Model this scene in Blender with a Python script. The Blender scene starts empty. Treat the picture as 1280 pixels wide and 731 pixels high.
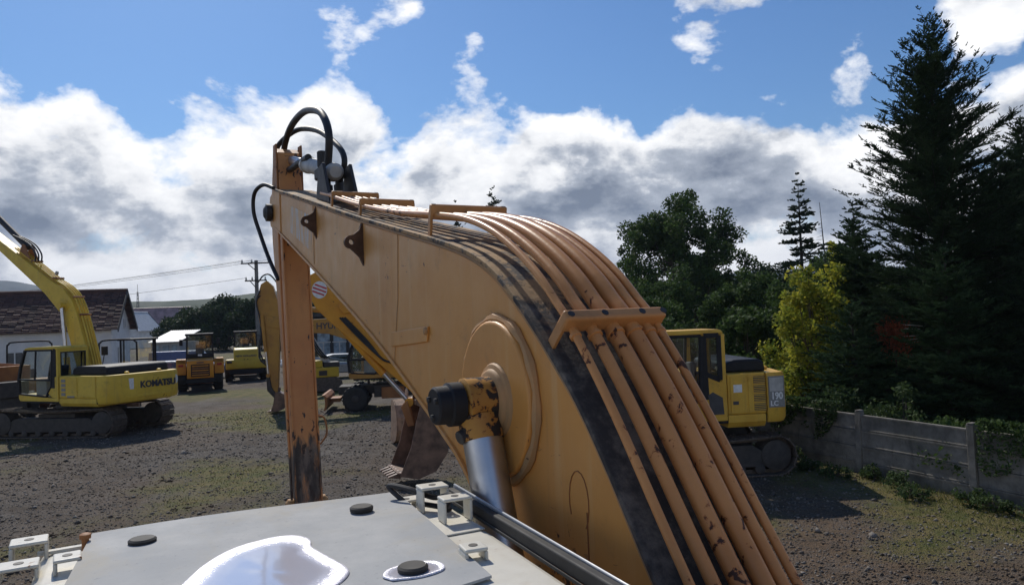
import bpy, bmesh, math, random
import numpy as np
from mathutils import Vector, Matrix, Euler, noise
R = math.radians
sc = bpy.context.scene
COL = sc.collection

# ------------------------------------------------------------------ camera
cam_d = bpy.data.cameras.new('camera'); cam = bpy.data.objects.new('camera', cam_d); COL.objects.link(cam)
cam_d.sensor_width = 36.0; cam_d.lens = 924 / 1280 * 36.0
cam_d.clip_start = 0.05; cam_d.clip_end = 20000
_p, _r = R(1.8), R(2.2)
_fw = Vector((0, math.cos(_p), math.sin(_p))); _u0 = Vector((0, -math.sin(_p), math.cos(_p))); _r0 = Vector((1, 0, 0))
_rt = _r0 * math.cos(_r) - _u0 * math.sin(_r); _up = _r0 * math.sin(_r) + _u0 * math.cos(_r)
cam.matrix_world = Matrix(((_rt.x, _up.x, -_fw.x, 0), (_rt.y, _up.y, -_fw.y, 0), (_rt.z, _up.z, -_fw.z, 3.5), (0, 0, 0, 1)))
sc.camera = cam

# ------------------------------------------------------------------ world, sun, exposure
SUN_AZ, SUN_EL = R(-26), R(43)          # azimuth from +Y, clockwise positive
world = bpy.data.worlds.new('World'); sc.world = world; world.use_nodes = True
wn, wl = world.node_tree.nodes, world.node_tree.links
wn.clear()
def W(t, **kw):
    n = wn.new(t)
    for k, v in kw.items(): setattr(n, k, v)
    return n
def wmath(op, a, b=None, c=None, clamp=False):
    n = W('ShaderNodeMath', operation=op, use_clamp=clamp)
    for i, v in enumerate((a, b, c)):
        if v is None: continue
        if isinstance(v, (int, float)): n.inputs[i].default_value = v
        else: wl.new(v, n.inputs[i])
    return n.outputs[0]
def wramp(fac, stops):
    n = W('ShaderNodeValToRGB'); wl.new(fac, n.inputs[0]); cr = n.color_ramp
    while len(cr.elements) < len(stops): cr.elements.new(0.5)
    for e, (p, c) in zip(cr.elements, stops): e.position = p; e.color = (c, c, c, 1) if isinstance(c, (int, float)) else (*c, 1)
    return n.outputs[0]
sky = W('ShaderNodeTexSky', sky_type='NISHITA', sun_disc=False, sun_elevation=SUN_EL, sun_rotation=SUN_AZ, altitude=300.0, air_density=1.25, dust_density=0.5, ozone_density=2.2)
tc = W('ShaderNodeTexCoord')
sep = W('ShaderNodeSeparateXYZ'); wl.new(tc.outputs['Generated'], sep.inputs[0])
zz = sep.outputs[2]
def wnoise(scale, detail, rough, off, sz=1.7, dist=0.0):
    mp = W('ShaderNodeMapping'); wl.new(tc.outputs['Generated'], mp.inputs[0])
    mp.inputs['Scale'].default_value = (1, 1, sz); mp.inputs['Location'].default_value = off
    n = W('ShaderNodeTexNoise'); wl.new(mp.outputs[0], n.inputs['Vector'])
    n.inputs['Scale'].default_value = scale; n.inputs['Detail'].default_value = detail
    n.inputs['Roughness'].default_value = rough; n.inputs['Distortion'].default_value = dist
    return n.outputs['Fac']
def blob(az, el, rad, amp):
    """a rise (or dip) of cloud cover round one direction of the sky"""
    d = (math.sin(R(az)) * math.cos(R(el)), math.cos(R(az)) * math.cos(R(el)), math.sin(R(el)))
    n = W('ShaderNodeVectorMath', operation='DOT_PRODUCT'); wl.new(tc.outputs['Generated'], n.inputs[0]); n.inputs[1].default_value = d
    m = W('ShaderNodeMapRange', interpolation_type='SMOOTHSTEP'); wl.new(n.outputs['Value'], m.inputs[0])
    m.inputs[1].default_value = math.cos(R(rad)); m.inputs[2].default_value = 1.0; m.inputs[3].default_value = 0; m.inputs[4].default_value = amp
    return m.outputs[0]
def cover_at(dz):
    z2 = wmath('ADD', zz, dz)
    cover = wramp(z2, [(0.0, 0.62), (0.15, 0.58), (0.215, 0.51), (0.27, 0.36), (0.33, 0.21), (0.45, 0.16), (1.0, 0.24)])
    big = wnoise(5.0, 10.0, 0.58, (3.1, 1.7, 0.4 + dz * 1.6), 1.6, 0.15)
    return wmath('ADD', wmath('SUBTRACT', wmath('MULTIPLY', big, 1.25), 0.625), cover)
val = cover_at(0.0); above = cover_at(0.035)
puff = wnoise(19.0, 7.0, 0.62, (1.3, 4.4, 2.2), 1.3, 0.1)
rise = wmath('SUBTRACT', val, above)                       # cover thins upwards: a sunlit top
val = wmath('ADD', val, wmath('MULTIPLY', wmath('SUBTRACT', puff, 0.5), 0.17))
for b in [(-18.5, 15.0, 9, .16), (-34, 13, 9, .16), (-3.5, 12.5, 5, .12), (9.5, 13.8, 4, -.07), (16, 10, 7, .14), (4, 11, 5, .16), (-10.8, 23.6, 6.0, .42), (17.5, 22.6, 7.0, .34), (34, 19.5, 5, .34), (-27, 21, 6, -.10), (-18, 20.0, 5, -.16), (-8, 18.6, 4.0, -.20), (20, 16.5, 6, -.20), (31, 16, 6, -.14), (4, 20, 6, -.08), (-8, 14.5, 5, .10)]:
    val = wmath('ADD', val, blob(*b))
mask = wramp(val, [(0.40, 0.0), (0.45, 0.55), (0.515, 1.0)])
thick = wramp(val, [(0.44, 0.0), (0.60, 0.55), (0.80, 1.0)])
bill = wnoise(14.0, 6.0, 0.6, (0.3, 5.2, 1.4), 1.9, 0.2)
belly = wnoise(3.4, 4.0, 0.55, (7.7, 2.2, 0.9), 2.6, 0.2)
# backlit clouds: thin rims bright, thick middles grey, the far low bank paler again
dens = wmath('ADD', wmath('MULTIPLY', thick, 0.75), wmath('MULTIPLY', wmath('SUBTRACT', belly, 0.5), 1.5))
dens = wmath('ADD', dens, wmath('MULTIPLY', wmath('SUBTRACT', bill, 0.5), 1.0))
dens = wmath('SUBTRACT', dens, wmath('MULTIPLY', wmath('SUBTRACT', rise, 0.05), 2.6))
dens = wmath('SUBTRACT', dens, wmath('MULTIPLY', wmath('SUBTRACT', puff, 0.5), 0.7))
low = wramp(zz, [(0.0, 0.30), (0.07, 0.22), (0.13, 0.0), (1.0, 0.0)])
dens = wmath('SUBTRACT', dens, low, clamp=True)
ccol = wramp(dens, [(0.0, (10.6, 10.6, 10.6)), (0.30, (8.6, 8.7, 8.9)), (0.58, (4.1, 4.5, 5.2)), (1.0, (1.7, 2.05, 2.7))])
tint = W('ShaderNodeMix', data_type='RGBA', blend_type='MULTIPLY'); tint.inputs[0].default_value = 1.0
wl.new(sky.outputs[0], tint.inputs[6]); tint.inputs[7].default_value = (0.42, 0.61, 0.85, 1)
mix = W('ShaderNodeMix', data_type='RGBA'); wl.new(mask, mix.inputs[0]); wl.new(tint.outputs[2], mix.inputs[6]); wl.new(ccol, mix.inputs[7])
bg = W('ShaderNodeBackground'); wl.new(mix.outputs[2], bg.inputs[0]); bg.inputs[1].default_value = 0.09
wo = W('ShaderNodeOutputWorld'); wl.new(bg.outputs[0], wo.inputs[0])

sun_d = bpy.data.lights.new('sun', 'SUN'); sun_d.energy = 3.0; sun_d.angle = R(0.6); sun_d.color = (1.0, 0.94, 0.85)
sun = bpy.data.objects.new('sun', sun_d); COL.objects.link(sun)
sdir = Vector((math.sin(SUN_AZ) * math.cos(SUN_EL), math.cos(SUN_AZ) * math.cos(SUN_EL), math.sin(SUN_EL)))
sun.rotation_euler = sdir.to_track_quat('Z', 'Y').to_euler(); sun.location = sdir * 60

sc.view_settings.view_transform = 'Standard'; sc.view_settings.look = 'None'
sc.view_settings.exposure = 0.30; sc.view_settings.gamma = 1.0; sc.view_settings.use_curve_mapping = False
sc.cycles.max_bounces = 8; sc.cycles.transparent_max_bounces = 16

# ------------------------------------------------------------------ materials
MATS = {}
class NT:
    def __init__(s, name):
        s.m = bpy.data.materials.new(name); s.m.use_nodes = True; s.n = s.m.node_tree.nodes; s.l = s.m.node_tree.links
        s.b = s.n['Principled BSDF']; MATS[name] = s.m; s.tc = s.n.new('ShaderNodeTexCoord')
    def put(s, inp, v):
        if hasattr(v, 'is_linked') or isinstance(v, bpy.types.NodeSocket): s.l.new(v, inp)
        elif isinstance(v, (tuple, list)) and len(v) == 3 and inp.type == 'RGBA': inp.default_value = (*v, 1)
        else: inp.default_value = v
    def noise(s, scale, detail=4, rough=.55, sc3=(1, 1, 1), loc=(0, 0, 0), dist=0, coord='Object'):
        mp = s.n.new('ShaderNodeMapping'); s.l.new(s.tc.outputs[coord], mp.inputs[0]); mp.inputs['Scale'].default_value = sc3; mp.inputs['Location'].default_value = loc
        n = s.n.new('ShaderNodeTexNoise'); s.l.new(mp.outputs[0], n.inputs['Vector'])
        n.inputs['Scale'].default_value = scale; n.inputs['Detail'].default_value = detail; n.inputs['Roughness'].default_value = rough; n.inputs['Distortion'].default_value = dist
        return n.outputs['Fac']
    def vor(s, scale, feature='F1', sc3=(1, 1, 1), out='Distance'):
        mp = s.n.new('ShaderNodeMapping'); s.l.new(s.tc.outputs['Object'], mp.inputs[0]); mp.inputs['Scale'].default_value = sc3
        n = s.n.new('ShaderNodeTexVoronoi'); n.feature = feature; s.l.new(mp.outputs[0], n.inputs['Vector']); n.inputs['Scale'].default_value = scale
        return n.outputs[out]
    def step(s, v, a, b):
        n = s.n.new('ShaderNodeMapRange'); n.interpolation_type = 'SMOOTHSTEP'; s.l.new(v, n.inputs[0]); n.inputs[1].default_value = a; n.inputs[2].default_value = b
        return n.outputs[0]
    def math(s, op, a, b):
        n = s.n.new('ShaderNodeMath'); n.operation = op; s.put(n.inputs[0], a); s.put(n.inputs[1], b); return n.outputs[0]
    def mix(s, f, a, b):
        n = s.n.new('ShaderNodeMix'); n.data_type = 'RGBA'; s.put(n.inputs[0], f); s.put(n.inputs[6], a); s.put(n.inputs[7], b); return n.outputs[2]
    def bump(s, h, strength=.3, dist=.01):
        n = s.n.new('ShaderNodeBump'); s.l.new(h, n.inputs['Height']); n.inputs['Strength'].default_value = strength; n.inputs['Distance'].default_value = dist
        s.l.new(n.outputs[0], s.b.inputs['Normal'])
    def set(s, col=None, rough=None, metal=None, spec=None):
        if col is not None: s.put(s.b.inputs['Base Color'], col)
        if rough is not None: s.put(s.b.inputs['Roughness'], rough)
        if metal is not None: s.put(s.b.inputs['Metallic'], metal)
        if spec is not None: s.put(s.b.inputs['Specular IOR Level'], spec)
        return s.m

def paint(name, col, col2=None, chip=.0, chipcol=(.045, .025, .018), rough=.42, scale=1.0, dirt=.25, dirtcol=(.10, .075, .05), streak=.0, streakcol=(.25, .16, .09), spec=.28):
    t = NT(name); col2 = col2 or tuple(c * .82 for c in col)
    c = t.mix(t.step(t.noise(1.6 * scale, 5, .6), .35, .68), col, col2)
    if streak > 0:
        c = t.mix(t.math('MULTIPLY', t.step(t.noise(9 * scale, 4, .6, (1, 1, .06)), .52, .75), streak), c, streakcol)
    if dirt > 0:
        c = t.mix(t.math('MULTIPLY', t.step(t.noise(5 * scale, 7, .7, loc=(4, 2, 1)), .50, .80), dirt), c, dirtcol)
    r = t.math('ADD', t.math('MULTIPLY', t.noise(11 * scale, 5, .6, loc=(1, 7, 3)), .3), rough - .15)
    if chip > 0:
        cn = t.math('ADD', t.noise(16 * scale, 6, .62, loc=(9, 1, 5), dist=.4), t.math('MULTIPLY', t.math('SUBTRACT', t.noise(2.3 * scale, 3, .5, loc=(2, 8, 4)), .5), .55))
        f = t.step(cn, .775 - chip * .16, .79 - chip * .16)
        edge = t.step(cn, .735 - chip * .16, .785 - chip * .16)
        c = t.mix(edge, c, (col2[0] * .62, col2[1] * .48, col2[2] * .45)); c = t.mix(f, c, chipcol)
        r = t.math('ADD', r, t.math('MULTIPLY', f, .3))
        t.bump(t.math('SUBTRACT', t.noise(40 * scale, 3, .5), t.math('MULTIPLY', f, 1.5)), .18, .003)
    else:
        t.bump(t.noise(30 * scale, 4, .6), .10, .004)
    return t.set(c, r, None, spec)

def simple(name, col, rough=.6, metal=0, var=.25, scale=6, bump=.15, bscale=40, spec=None):
    t = NT(name)
    c = t.mix(t.step(t.noise(scale, 5, .6), .3, .72), tuple(v * (1 + var) for v in col), tuple(v * (1 - var) for v in col))
    t.bump(t.noise(bscale, 4, .6), bump, .004)
    return t.set(c, t.math('ADD', t.math('MULTIPLY', t.noise(scale * 3, 4, .6, loc=(3, 3, 3)), .24), rough - .12), metal, spec)

# machines
def boom_material():
    t = NT('boom_paint')
    c = t.mix(t.step(t.noise(1.1, 6, .62), .34, .68), (.66, .322, .082), (.57, .258, .058))
    dust = t.step(t.noise(.75, 4, .6, loc=(5, .4, 2)), .46, .70)                       # chalked, paler areas
    c = t.mix(t.math('MULTIPLY', dust, .75), c, (.64, .41, .19))
    c = t.mix(t.math('MULTIPLY', t.step(t.noise(13, 5, .65, (1, 1, .045)), .50, .74), .42), c, (.66, .44, .21))   # rain runs
    c = t.mix(t.math('MULTIPLY', t.step(t.noise(10, 5, .65, (1, 1, .06), loc=(3, 3, 1)), .56, .74), .45), c, (.34, .165, .052))
    c = t.mix(t.math('MULTIPLY', t.step(t.noise(4.5, 8, .75, loc=(8, 2, 1)), .56, .74), .5), c, (.38, .20, .07))
    scr = t.step(t.noise(9, 3, .5, (6, .8, 3.5), loc=(1, 1, 1), dist=1.2), .705, .715)
    c = t.mix(t.math('MULTIPLY', scr, .55), c, (.24, .10, .04))
    cn = t.math('ADD', t.noise(20, 6, .62, loc=(9, 1, 5), dist=.4), t.math('MULTIPLY', t.math('SUBTRACT', t.noise(1.7, 3, .5, loc=(2, 8, 4)), .5), .55))
    c = t.mix(t.step(cn, .70, .745), c, (.28, .115, .035)); f = t.step(cn, .745, .76); c = t.mix(f, c, (.05, .028, .018))
    t.bump(t.math('SUBTRACT', t.math('ADD', t.noise(30, 4, .6), t.math('MULTIPLY', t.noise(2.5, 3, .5), 3.0)), f), .16, .004)
    return t.set(c, t.math('ADD', t.math('MULTIPLY', t.noise(6, 6, .7, loc=(1, 7, 3)), .45), .24))
boom_material()
paint('pipe_paint', (.62, .29, .10), (.50, .215, .068), chip=.82, chipcol=(.065, .032, .020), rough=.36, dirt=.25, dirtcol=(.25, .13, .07), scale=1.1)
paint('clamp_paint', (.55, .27, .10), chip=.30, rough=.45, dirt=.4, scale=1.4)
paint('weld_paint', (.50, .27, .11), (.34, .22, .11), chip=.3, rough=.6, dirt=.5, scale=2.0)
paint('komatsu_yellow', (.72, .50, .065), (.64, .42, .05), chip=.14, rough=.50, dirt=.40, scale=.9, streak=.25)
paint('pc_yellow', (.72, .43, .06), (.63, .35, .045), chip=.12, rough=.40, dirt=.35, scale=1.0, streak=.2)
paint('arm_orange_yellow', (.68, .31, .03), (.58, .24, .025), chip=.22, rough=.45, dirt=.35)
paint('hyundai_yellow', (.45, .235, .045), (.37, .18, .04), chip=.25, rough=.45, dirt=.45)
paint('loader_orange', (.60, .25, .02), (.52, .20, .02), chip=.15, rough=.42, dirt=.3)
paint('loader_yellow', (.55, .38, .04), (.50, .33, .035), chip=.06, rough=.40, dirt=.25)
paint('rust_orange', (.36, .15, .05), (.24, .10, .04), chip=.3, rough=.6, dirt=.5)
paint('cab_white', (.70, .67, .58), (.62, .58, .48), chip=.16, chipcol=(.22, .09, .03), rough=.38, dirt=.35, dirtcol=(.42, .30, .17), scale=2.2)
paint('eye_paint', (.50, .25, .05), (.36, .16, .04), chip=1.45, chipcol=(.035, .028, .024), rough=.5, dirt=.7, dirtcol=(.06, .045, .035), scale=1.6)
simple('dark_steel', (.035, .032, .030), .62)
simple('black_paint', (.018, .018, .020), .55, var=.2, spec=.22)
simple('rubber', (.020, .019, .018), .72, var=.3)
simple('hose_rubber', (.016, .016, .018), .55, var=.2)
simple('dusty_dark', (.055, .048, .042), .8)
simple('track_steel', (.095, .075, .058), .72, var=.4, scale=9)
simple('bucket_steel', (.15, .085, .055), .55, var=.5, scale=4)
simple('rail_alloy', (.36, .37, .38), .55, .3, var=.1)
simple('lug_shaded_rust', (.105, .055, .030), .8, var=.4)  # rust brown darkened so the colour holds the lugs' backlit shade
simple('rust_pale', (.30, .19, .12), .75, var=.4, scale=5)
simple('chrome', (.50, .50, .51), .34, 1.0, var=.08, bump=.05)
simple('grey_plastic', (.30, .31, .32), .5)
simple('light_lens', (.65, .62, .58), .2, var=.08)
simple('red_lens', (.35, .02, .015), .25, var=.1)
simple('decal_white', (.70, .70, .68), .5, var=.12, scale=20)
simple('decal_grey', (.22, .22, .21), .5, var=.15, scale=20)
simple('decal_black', (.045, .045, .05), .5, var=.2)
simple('decal_red', (.50, .03, .04), .5, var=.1)
simple('hub_white', (.42, .41, .38), .6, var=.2)
simple('seat_cloth', (.05, .05, .055), .8)
simple('car_silver', (.38, .40, .43), .3, .6, var=.05)
simple('car_white', (.72, .73, .75), .3, var=.05)
simple('car_blue', (.04, .08, .22), .3, var=.08)
def glass(name, tint=(.62, .70, .70), rough=.03):
    t = NT(name); t.n.remove(t.b)
    tr = t.n.new('ShaderNodeBsdfTransparent'); tr.inputs[0].default_value = (*tint, 1)
    gl = t.n.new('ShaderNodeBsdfGlossy'); gl.inputs['Roughness'].default_value = rough; gl.inputs[0].default_value = (.9, .92, .95, 1)
    fr = t.n.new('ShaderNodeLayerWeight'); fr.inputs[0].default_value = .5
    fz = t.math('ADD', t.math('MULTIPLY', t.math('POWER', fr.outputs['Facing'], 4.0), .45), .03)
    mx = t.n.new('ShaderNodeMixShader'); a = t.math('ADD', fz, t.math('MULTIPLY', t.noise(3, 3), .08))
    t.l.new(a, mx.inputs[0]); t.l.new(tr.outputs[0], mx.inputs[1]); t.l.new(gl.outputs[0], mx.inputs[2])
    t.l.new(mx.outputs[0], t.n['Material Output'].inputs[0]); return t.m
glass('cab_glass', (.94, .965, .96)); glass('dark_glass', (.70, .75, .76))

# the arm: orange paint, rubbed down to black grease and bare steel near its lower end
def arm_material():
    t = NT('arm_paint')
    c = t.mix(t.step(t.noise(1.8, 5, .6), .35, .68), (.60, .27, .085), (.51, .20, .062))
    c = t.mix(t.math('MULTIPLY', t.step(t.noise(7, 6, .7, (1, 1, .25), loc=(2, 1, 0)), .52, .8), .5), c, (.24, .10, .045))
    sx = t.n.new('ShaderNodeSeparateXYZ'); t.l.new(t.tc.outputs['Object'], sx.inputs[0])
    n1 = t.noise(4.5, 5, .6, (1.6, 1.6, .5), loc=(0, 0, 3.3))
    low = t.step(t.math('ADD', t.math('MULTIPLY', sx.outputs[2], -1.0), t.math('MULTIPLY', n1, 1.1)), -2.02, -1.90)
    low = t.math('MULTIPLY', low, t.step(t.noise(11, 6, .7, (1.3, 1.3, .18), loc=(4, 0, 1)), .30, .50))
    c = t.mix(low, c, t.mix(t.step(t.noise(14, 4, .6, (1, 1, .3)), .42, .70), (.045, .034, .028), (.17, .13, .10)))
    f = t.step(t.math('ADD', t.noise(15, 6, .62, (1.5, 1.5, .55), loc=(9, 1, 5)), t.math('MULTIPLY', t.math('SUBTRACT', t.noise(2.2, 3), .5), .35)), .635, .65)
    c = t.mix(f, c, (.04, .022, .016)); t.bump(t.noise(40, 4), .12, .003)
    return t.set(c, t.math('ADD', t.math('MULTIPLY', low, .1), .5))
arm_material()
# boom top plate: black grime and dust with tan paint surviving in patches
def top_material():
    t = NT('boom_top_grime')
    m = t.step(t.noise(8.5, 8, .72, loc=(1.2, .3, 0), dist=.3), .44, .54)
    sp = t.step(t.noise(22, 5, .6), .60, .63)
    g = t.mix(t.step(t.noise(7, 8, .72), .40, .66), (.038, .033, .029), (.165, .142, .115))
    sx = t.n.new('ShaderNodeSeparateXYZ'); t.l.new(t.tc.outputs['Object'], sx.inputs[0])
    m = t.math('MULTIPLY', m, t.step(sx.outputs[1], 1.86, 2.12)); sp = t.math('MULTIPLY', sp, t.step(sx.outputs[1], 1.80, 2.2))
    c = t.mix(m, g, (.42, .265, .125)); c = t.mix(t.math('MULTIPLY', sp, .6), c, (.36, .22, .10))
    t.bump(t.noise(35, 5, .65), .5, .006); return t.set(c, .82)
top_material()
def faded_print():
    t = NT('faded_blue_print')
    f = t.math('MULTIPLY', t.step(t.noise(30, 5, .7, (1, .8, .07)), .44, .62), t.step(t.noise(5, 4, .6, loc=(2, 0, 1)), .34, .56))
    return t.set(t.mix(f, (.62, .34, .12), (.42, .52, .60)), .5)
faded_print()
# galvanised plate on the cab roof
def plate_material():
    t = NT('galvanised_plate')
    c = t.mix(t.step(t.noise(3.2, 7, .65), .35, .7), (.33, .34, .34), (.43, .43, .415))
    c = t.mix(t.math('MULTIPLY', t.step(t.noise(2.3, 6, .7, loc=(3, 3, 0), dist=.6), .48, .72), .7), c, (.39, .345, .26))
    c = t.mix(t.math('MULTIPLY', t.step(t.noise(26, 5, .7, (1, .12, 1), loc=(6, 1, 0)), .60, .70), .35), c, (.42, .42, .41))
    c = t.mix(t.math('MULTIPLY', t.step(t.noise(60, 4, .7), .60, .72), .5), c, (.20, .21, .215))
    t.bump(t.noise(70, 5, .7), .22, .003)
    return t.set(c, t.math('ADD', t.math('MULTIPLY', t.noise(9, 5), .25), .55), .0, .18)
plate_material()
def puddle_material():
    t = NT('wet_film_sky_sheen')
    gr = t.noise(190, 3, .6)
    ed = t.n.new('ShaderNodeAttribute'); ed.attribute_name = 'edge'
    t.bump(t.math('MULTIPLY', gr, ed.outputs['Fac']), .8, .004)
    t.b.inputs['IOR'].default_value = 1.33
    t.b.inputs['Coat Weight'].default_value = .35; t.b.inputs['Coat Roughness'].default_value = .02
    return t.set((.70, .70, .77), t.math('ADD', t.math('MULTIPLY', ed.outputs['Fac'], .32), .10), .42)  # pale, part-metal base puts the bright sky reflection into the water's colour
puddle_material()

# setting
def ground_material():
    t = NT('gravel_ground')  # crushed stone, trodden soil and thin grass
    at = t.n.new('ShaderNodeAttribute'); at.attribute_name = 'grass'
    br = t.n.new('ShaderNodeAttribute'); br.attribute_name = 'brown'
    fine = t.vor(38, out='Color'); sg = t.n.new('ShaderNodeSeparateColor'); t.l.new(fine, sg.inputs[0])
    c = t.mix(sg.outputs[0], (.036, .031, .026), (.150, .130, .110))
    c = t.mix(t.step(t.noise(1.3, 6, .62), .42, .66), c, (.056, .043, .031))
    c = t.mix(t.math('MULTIPLY', br.outputs['Fac'], t.step(t.noise(5, 7, .7), .3, .6)), c, (.125, .082, .048))
    gm = t.step(t.math('ADD', t.math('MULTIPLY', t.noise(7, 8, .75), .55), at.outputs['Fac']), .50, .80)
    c = t.mix(gm, c, t.mix(t.step(t.noise(2.2, 5, .6, loc=(5, 5, 5)), .35, .65), (.080, .085, .024), (.150, .120, .045)))
    h = t.math('ADD', t.math('MULTIPLY', t.vor(38), 1.0), t.math('MULTIPLY', t.noise(60, 4, .7), .5))
    c = t.mix(t.math('MULTIPLY', t.step(t.noise(.55, 5, .6, (1, .35, 1), loc=(7, 3, 0)), .52, .70), .5), c, (.150, .132, .110))
    t.bump(h, .9, .022); return t.set(c, .9, 0, .2)
ground_material()
def stones_material():
    t = NT('gravel_stone')
    n = t.n.new('ShaderNodeNewGeometry')
    c = t.mix(n.outputs['Random Per Island'], (.045, .040, .035), (.25, .225, .195))
    c = t.mix(t.step(t.noise(.5, 3), .45, .7), c, (.095, .066, .042)); return t.set(c, .85, 0, .25)
stones_material()
def leaf(name, a, b, trans=.35, c3=None, sc=1.2):
    t = NT(name); g = t.n.new('ShaderNodeNewGeometry')
    c = t.mix(g.outputs['Random Per Island'], a, b)
    c = t.mix(t.step(t.noise(sc, 4, .6), .4, .66), c, c3 or tuple(v * .7 for v in a))
    t.set(c, .68, 0, .15)
    tl = t.n.new('ShaderNodeBsdfTranslucent'); t.l.new(c, tl.inputs[0])
    mx = t.n.new('ShaderNodeMixShader'); mx.inputs[0].default_value = trans
    t.l.new(t.b.outputs[0], mx.inputs[1]); t.l.new(tl.outputs[0], mx.inputs[2]); t.l.new(mx.outputs[0], t.n['Material Output'].inputs[0])
leaf('spruce_needles', (.030, .054, .026), (.056, .090, .040), .20)
leaf('fir_needles', (.042, .080, .034), (.078, .128, .054), .24)
leaf('dead_needles', (.16, .045, .022), (.24, .075, .035), .2)
leaf('oak_leaves', (.044, .080, .020), (.078, .125, .030), .32)
leaf('mid_leaves', (.048, .086, .024), (.082, .128, .034), .34)
leaf('yellow_leaves', (.27, .30, .035), (.45, .40, .045), .46, (.10, .16, .028), 2.2)
leaf('shrub_leaves', (.045, .075, .026), (.080, .120, .040), .30)
leaf('far_leaves', (.030, .052, .018), (.052, .080, .028), .2, sc=.25)
leaf('grass_blades', (.075, .095, .022), (.170, .150, .050), .30, (.06, .09, .02), .7)
simple('bark', (.085, .065, .048), .9, var=.4, scale=12, bump=.6)
simple('dark_bark', (.040, .032, .026), .9, var=.4, scale=12, bump=.6)
def concrete():
    t = NT('old_concrete')
    c = t.mix(t.step(t.noise(2.4, 7, .68), .3, .7), (.245, .225, .190), (.110, .100, .083))
    c = t.mix(t.math('MULTIPLY', t.step(t.noise(7, 6, .7, (1, 1, .25), loc=(3, 0, 0)), .50, .75), .75), c, (.055, .050, .042))
    c = t.mix(t.math('MULTIPLY', t.step(t.noise(1.1, 5, .7, loc=(0, 8, 0)), .5, .75), .5), c, (.085, .085, .05))
    t.bump(t.noise(25, 6, .7), .45, .01); return t.set(c, .9)
concrete()
def roof_tiles():
    t = NT('old_roof_tile'); g = t.n.new('ShaderNodeNewGeometry')
    c = t.mix(g.outputs['Random Per Island'], (.060, .030, .024), (.115, .062, .048))
    c = t.mix(t.step(t.noise(.9, 6, .7), .45, .7), c, (.045, .030, .026)); t.bump(t.noise(12, 4), .4, .02); return t.set(c, .85)
roof_tiles()
simple('plaster_white', (.62, .62, .60), .85, var=.10, scale=1.2)
simple('plaster_grey', (.30, .31, .32), .85, var=.15, scale=1.2)
simple('dark_timber', (.030, .026, .024), .7)
simple('metal_roof', (.48, .50, .52), .5, .0, var=.10, scale=1.5)
simple('red_metal_roof', (.30, .20, .19), .5, var=.35, scale=.8)
simple('window_dark', (.05, .06, .07), .2, var=.3)
simple('shop_glass', (.22, .28, .32), .15, var=.5, scale=1.5)
simple('pole_concrete', (.17, .165, .155), .85)
simple('hill_forest', (.040, .058, .028), .95, var=.45, scale=.02, bump=0)
simple('far_hill', (.045, .060, .040), .95, var=.3, scale=.004, bump=0)

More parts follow.
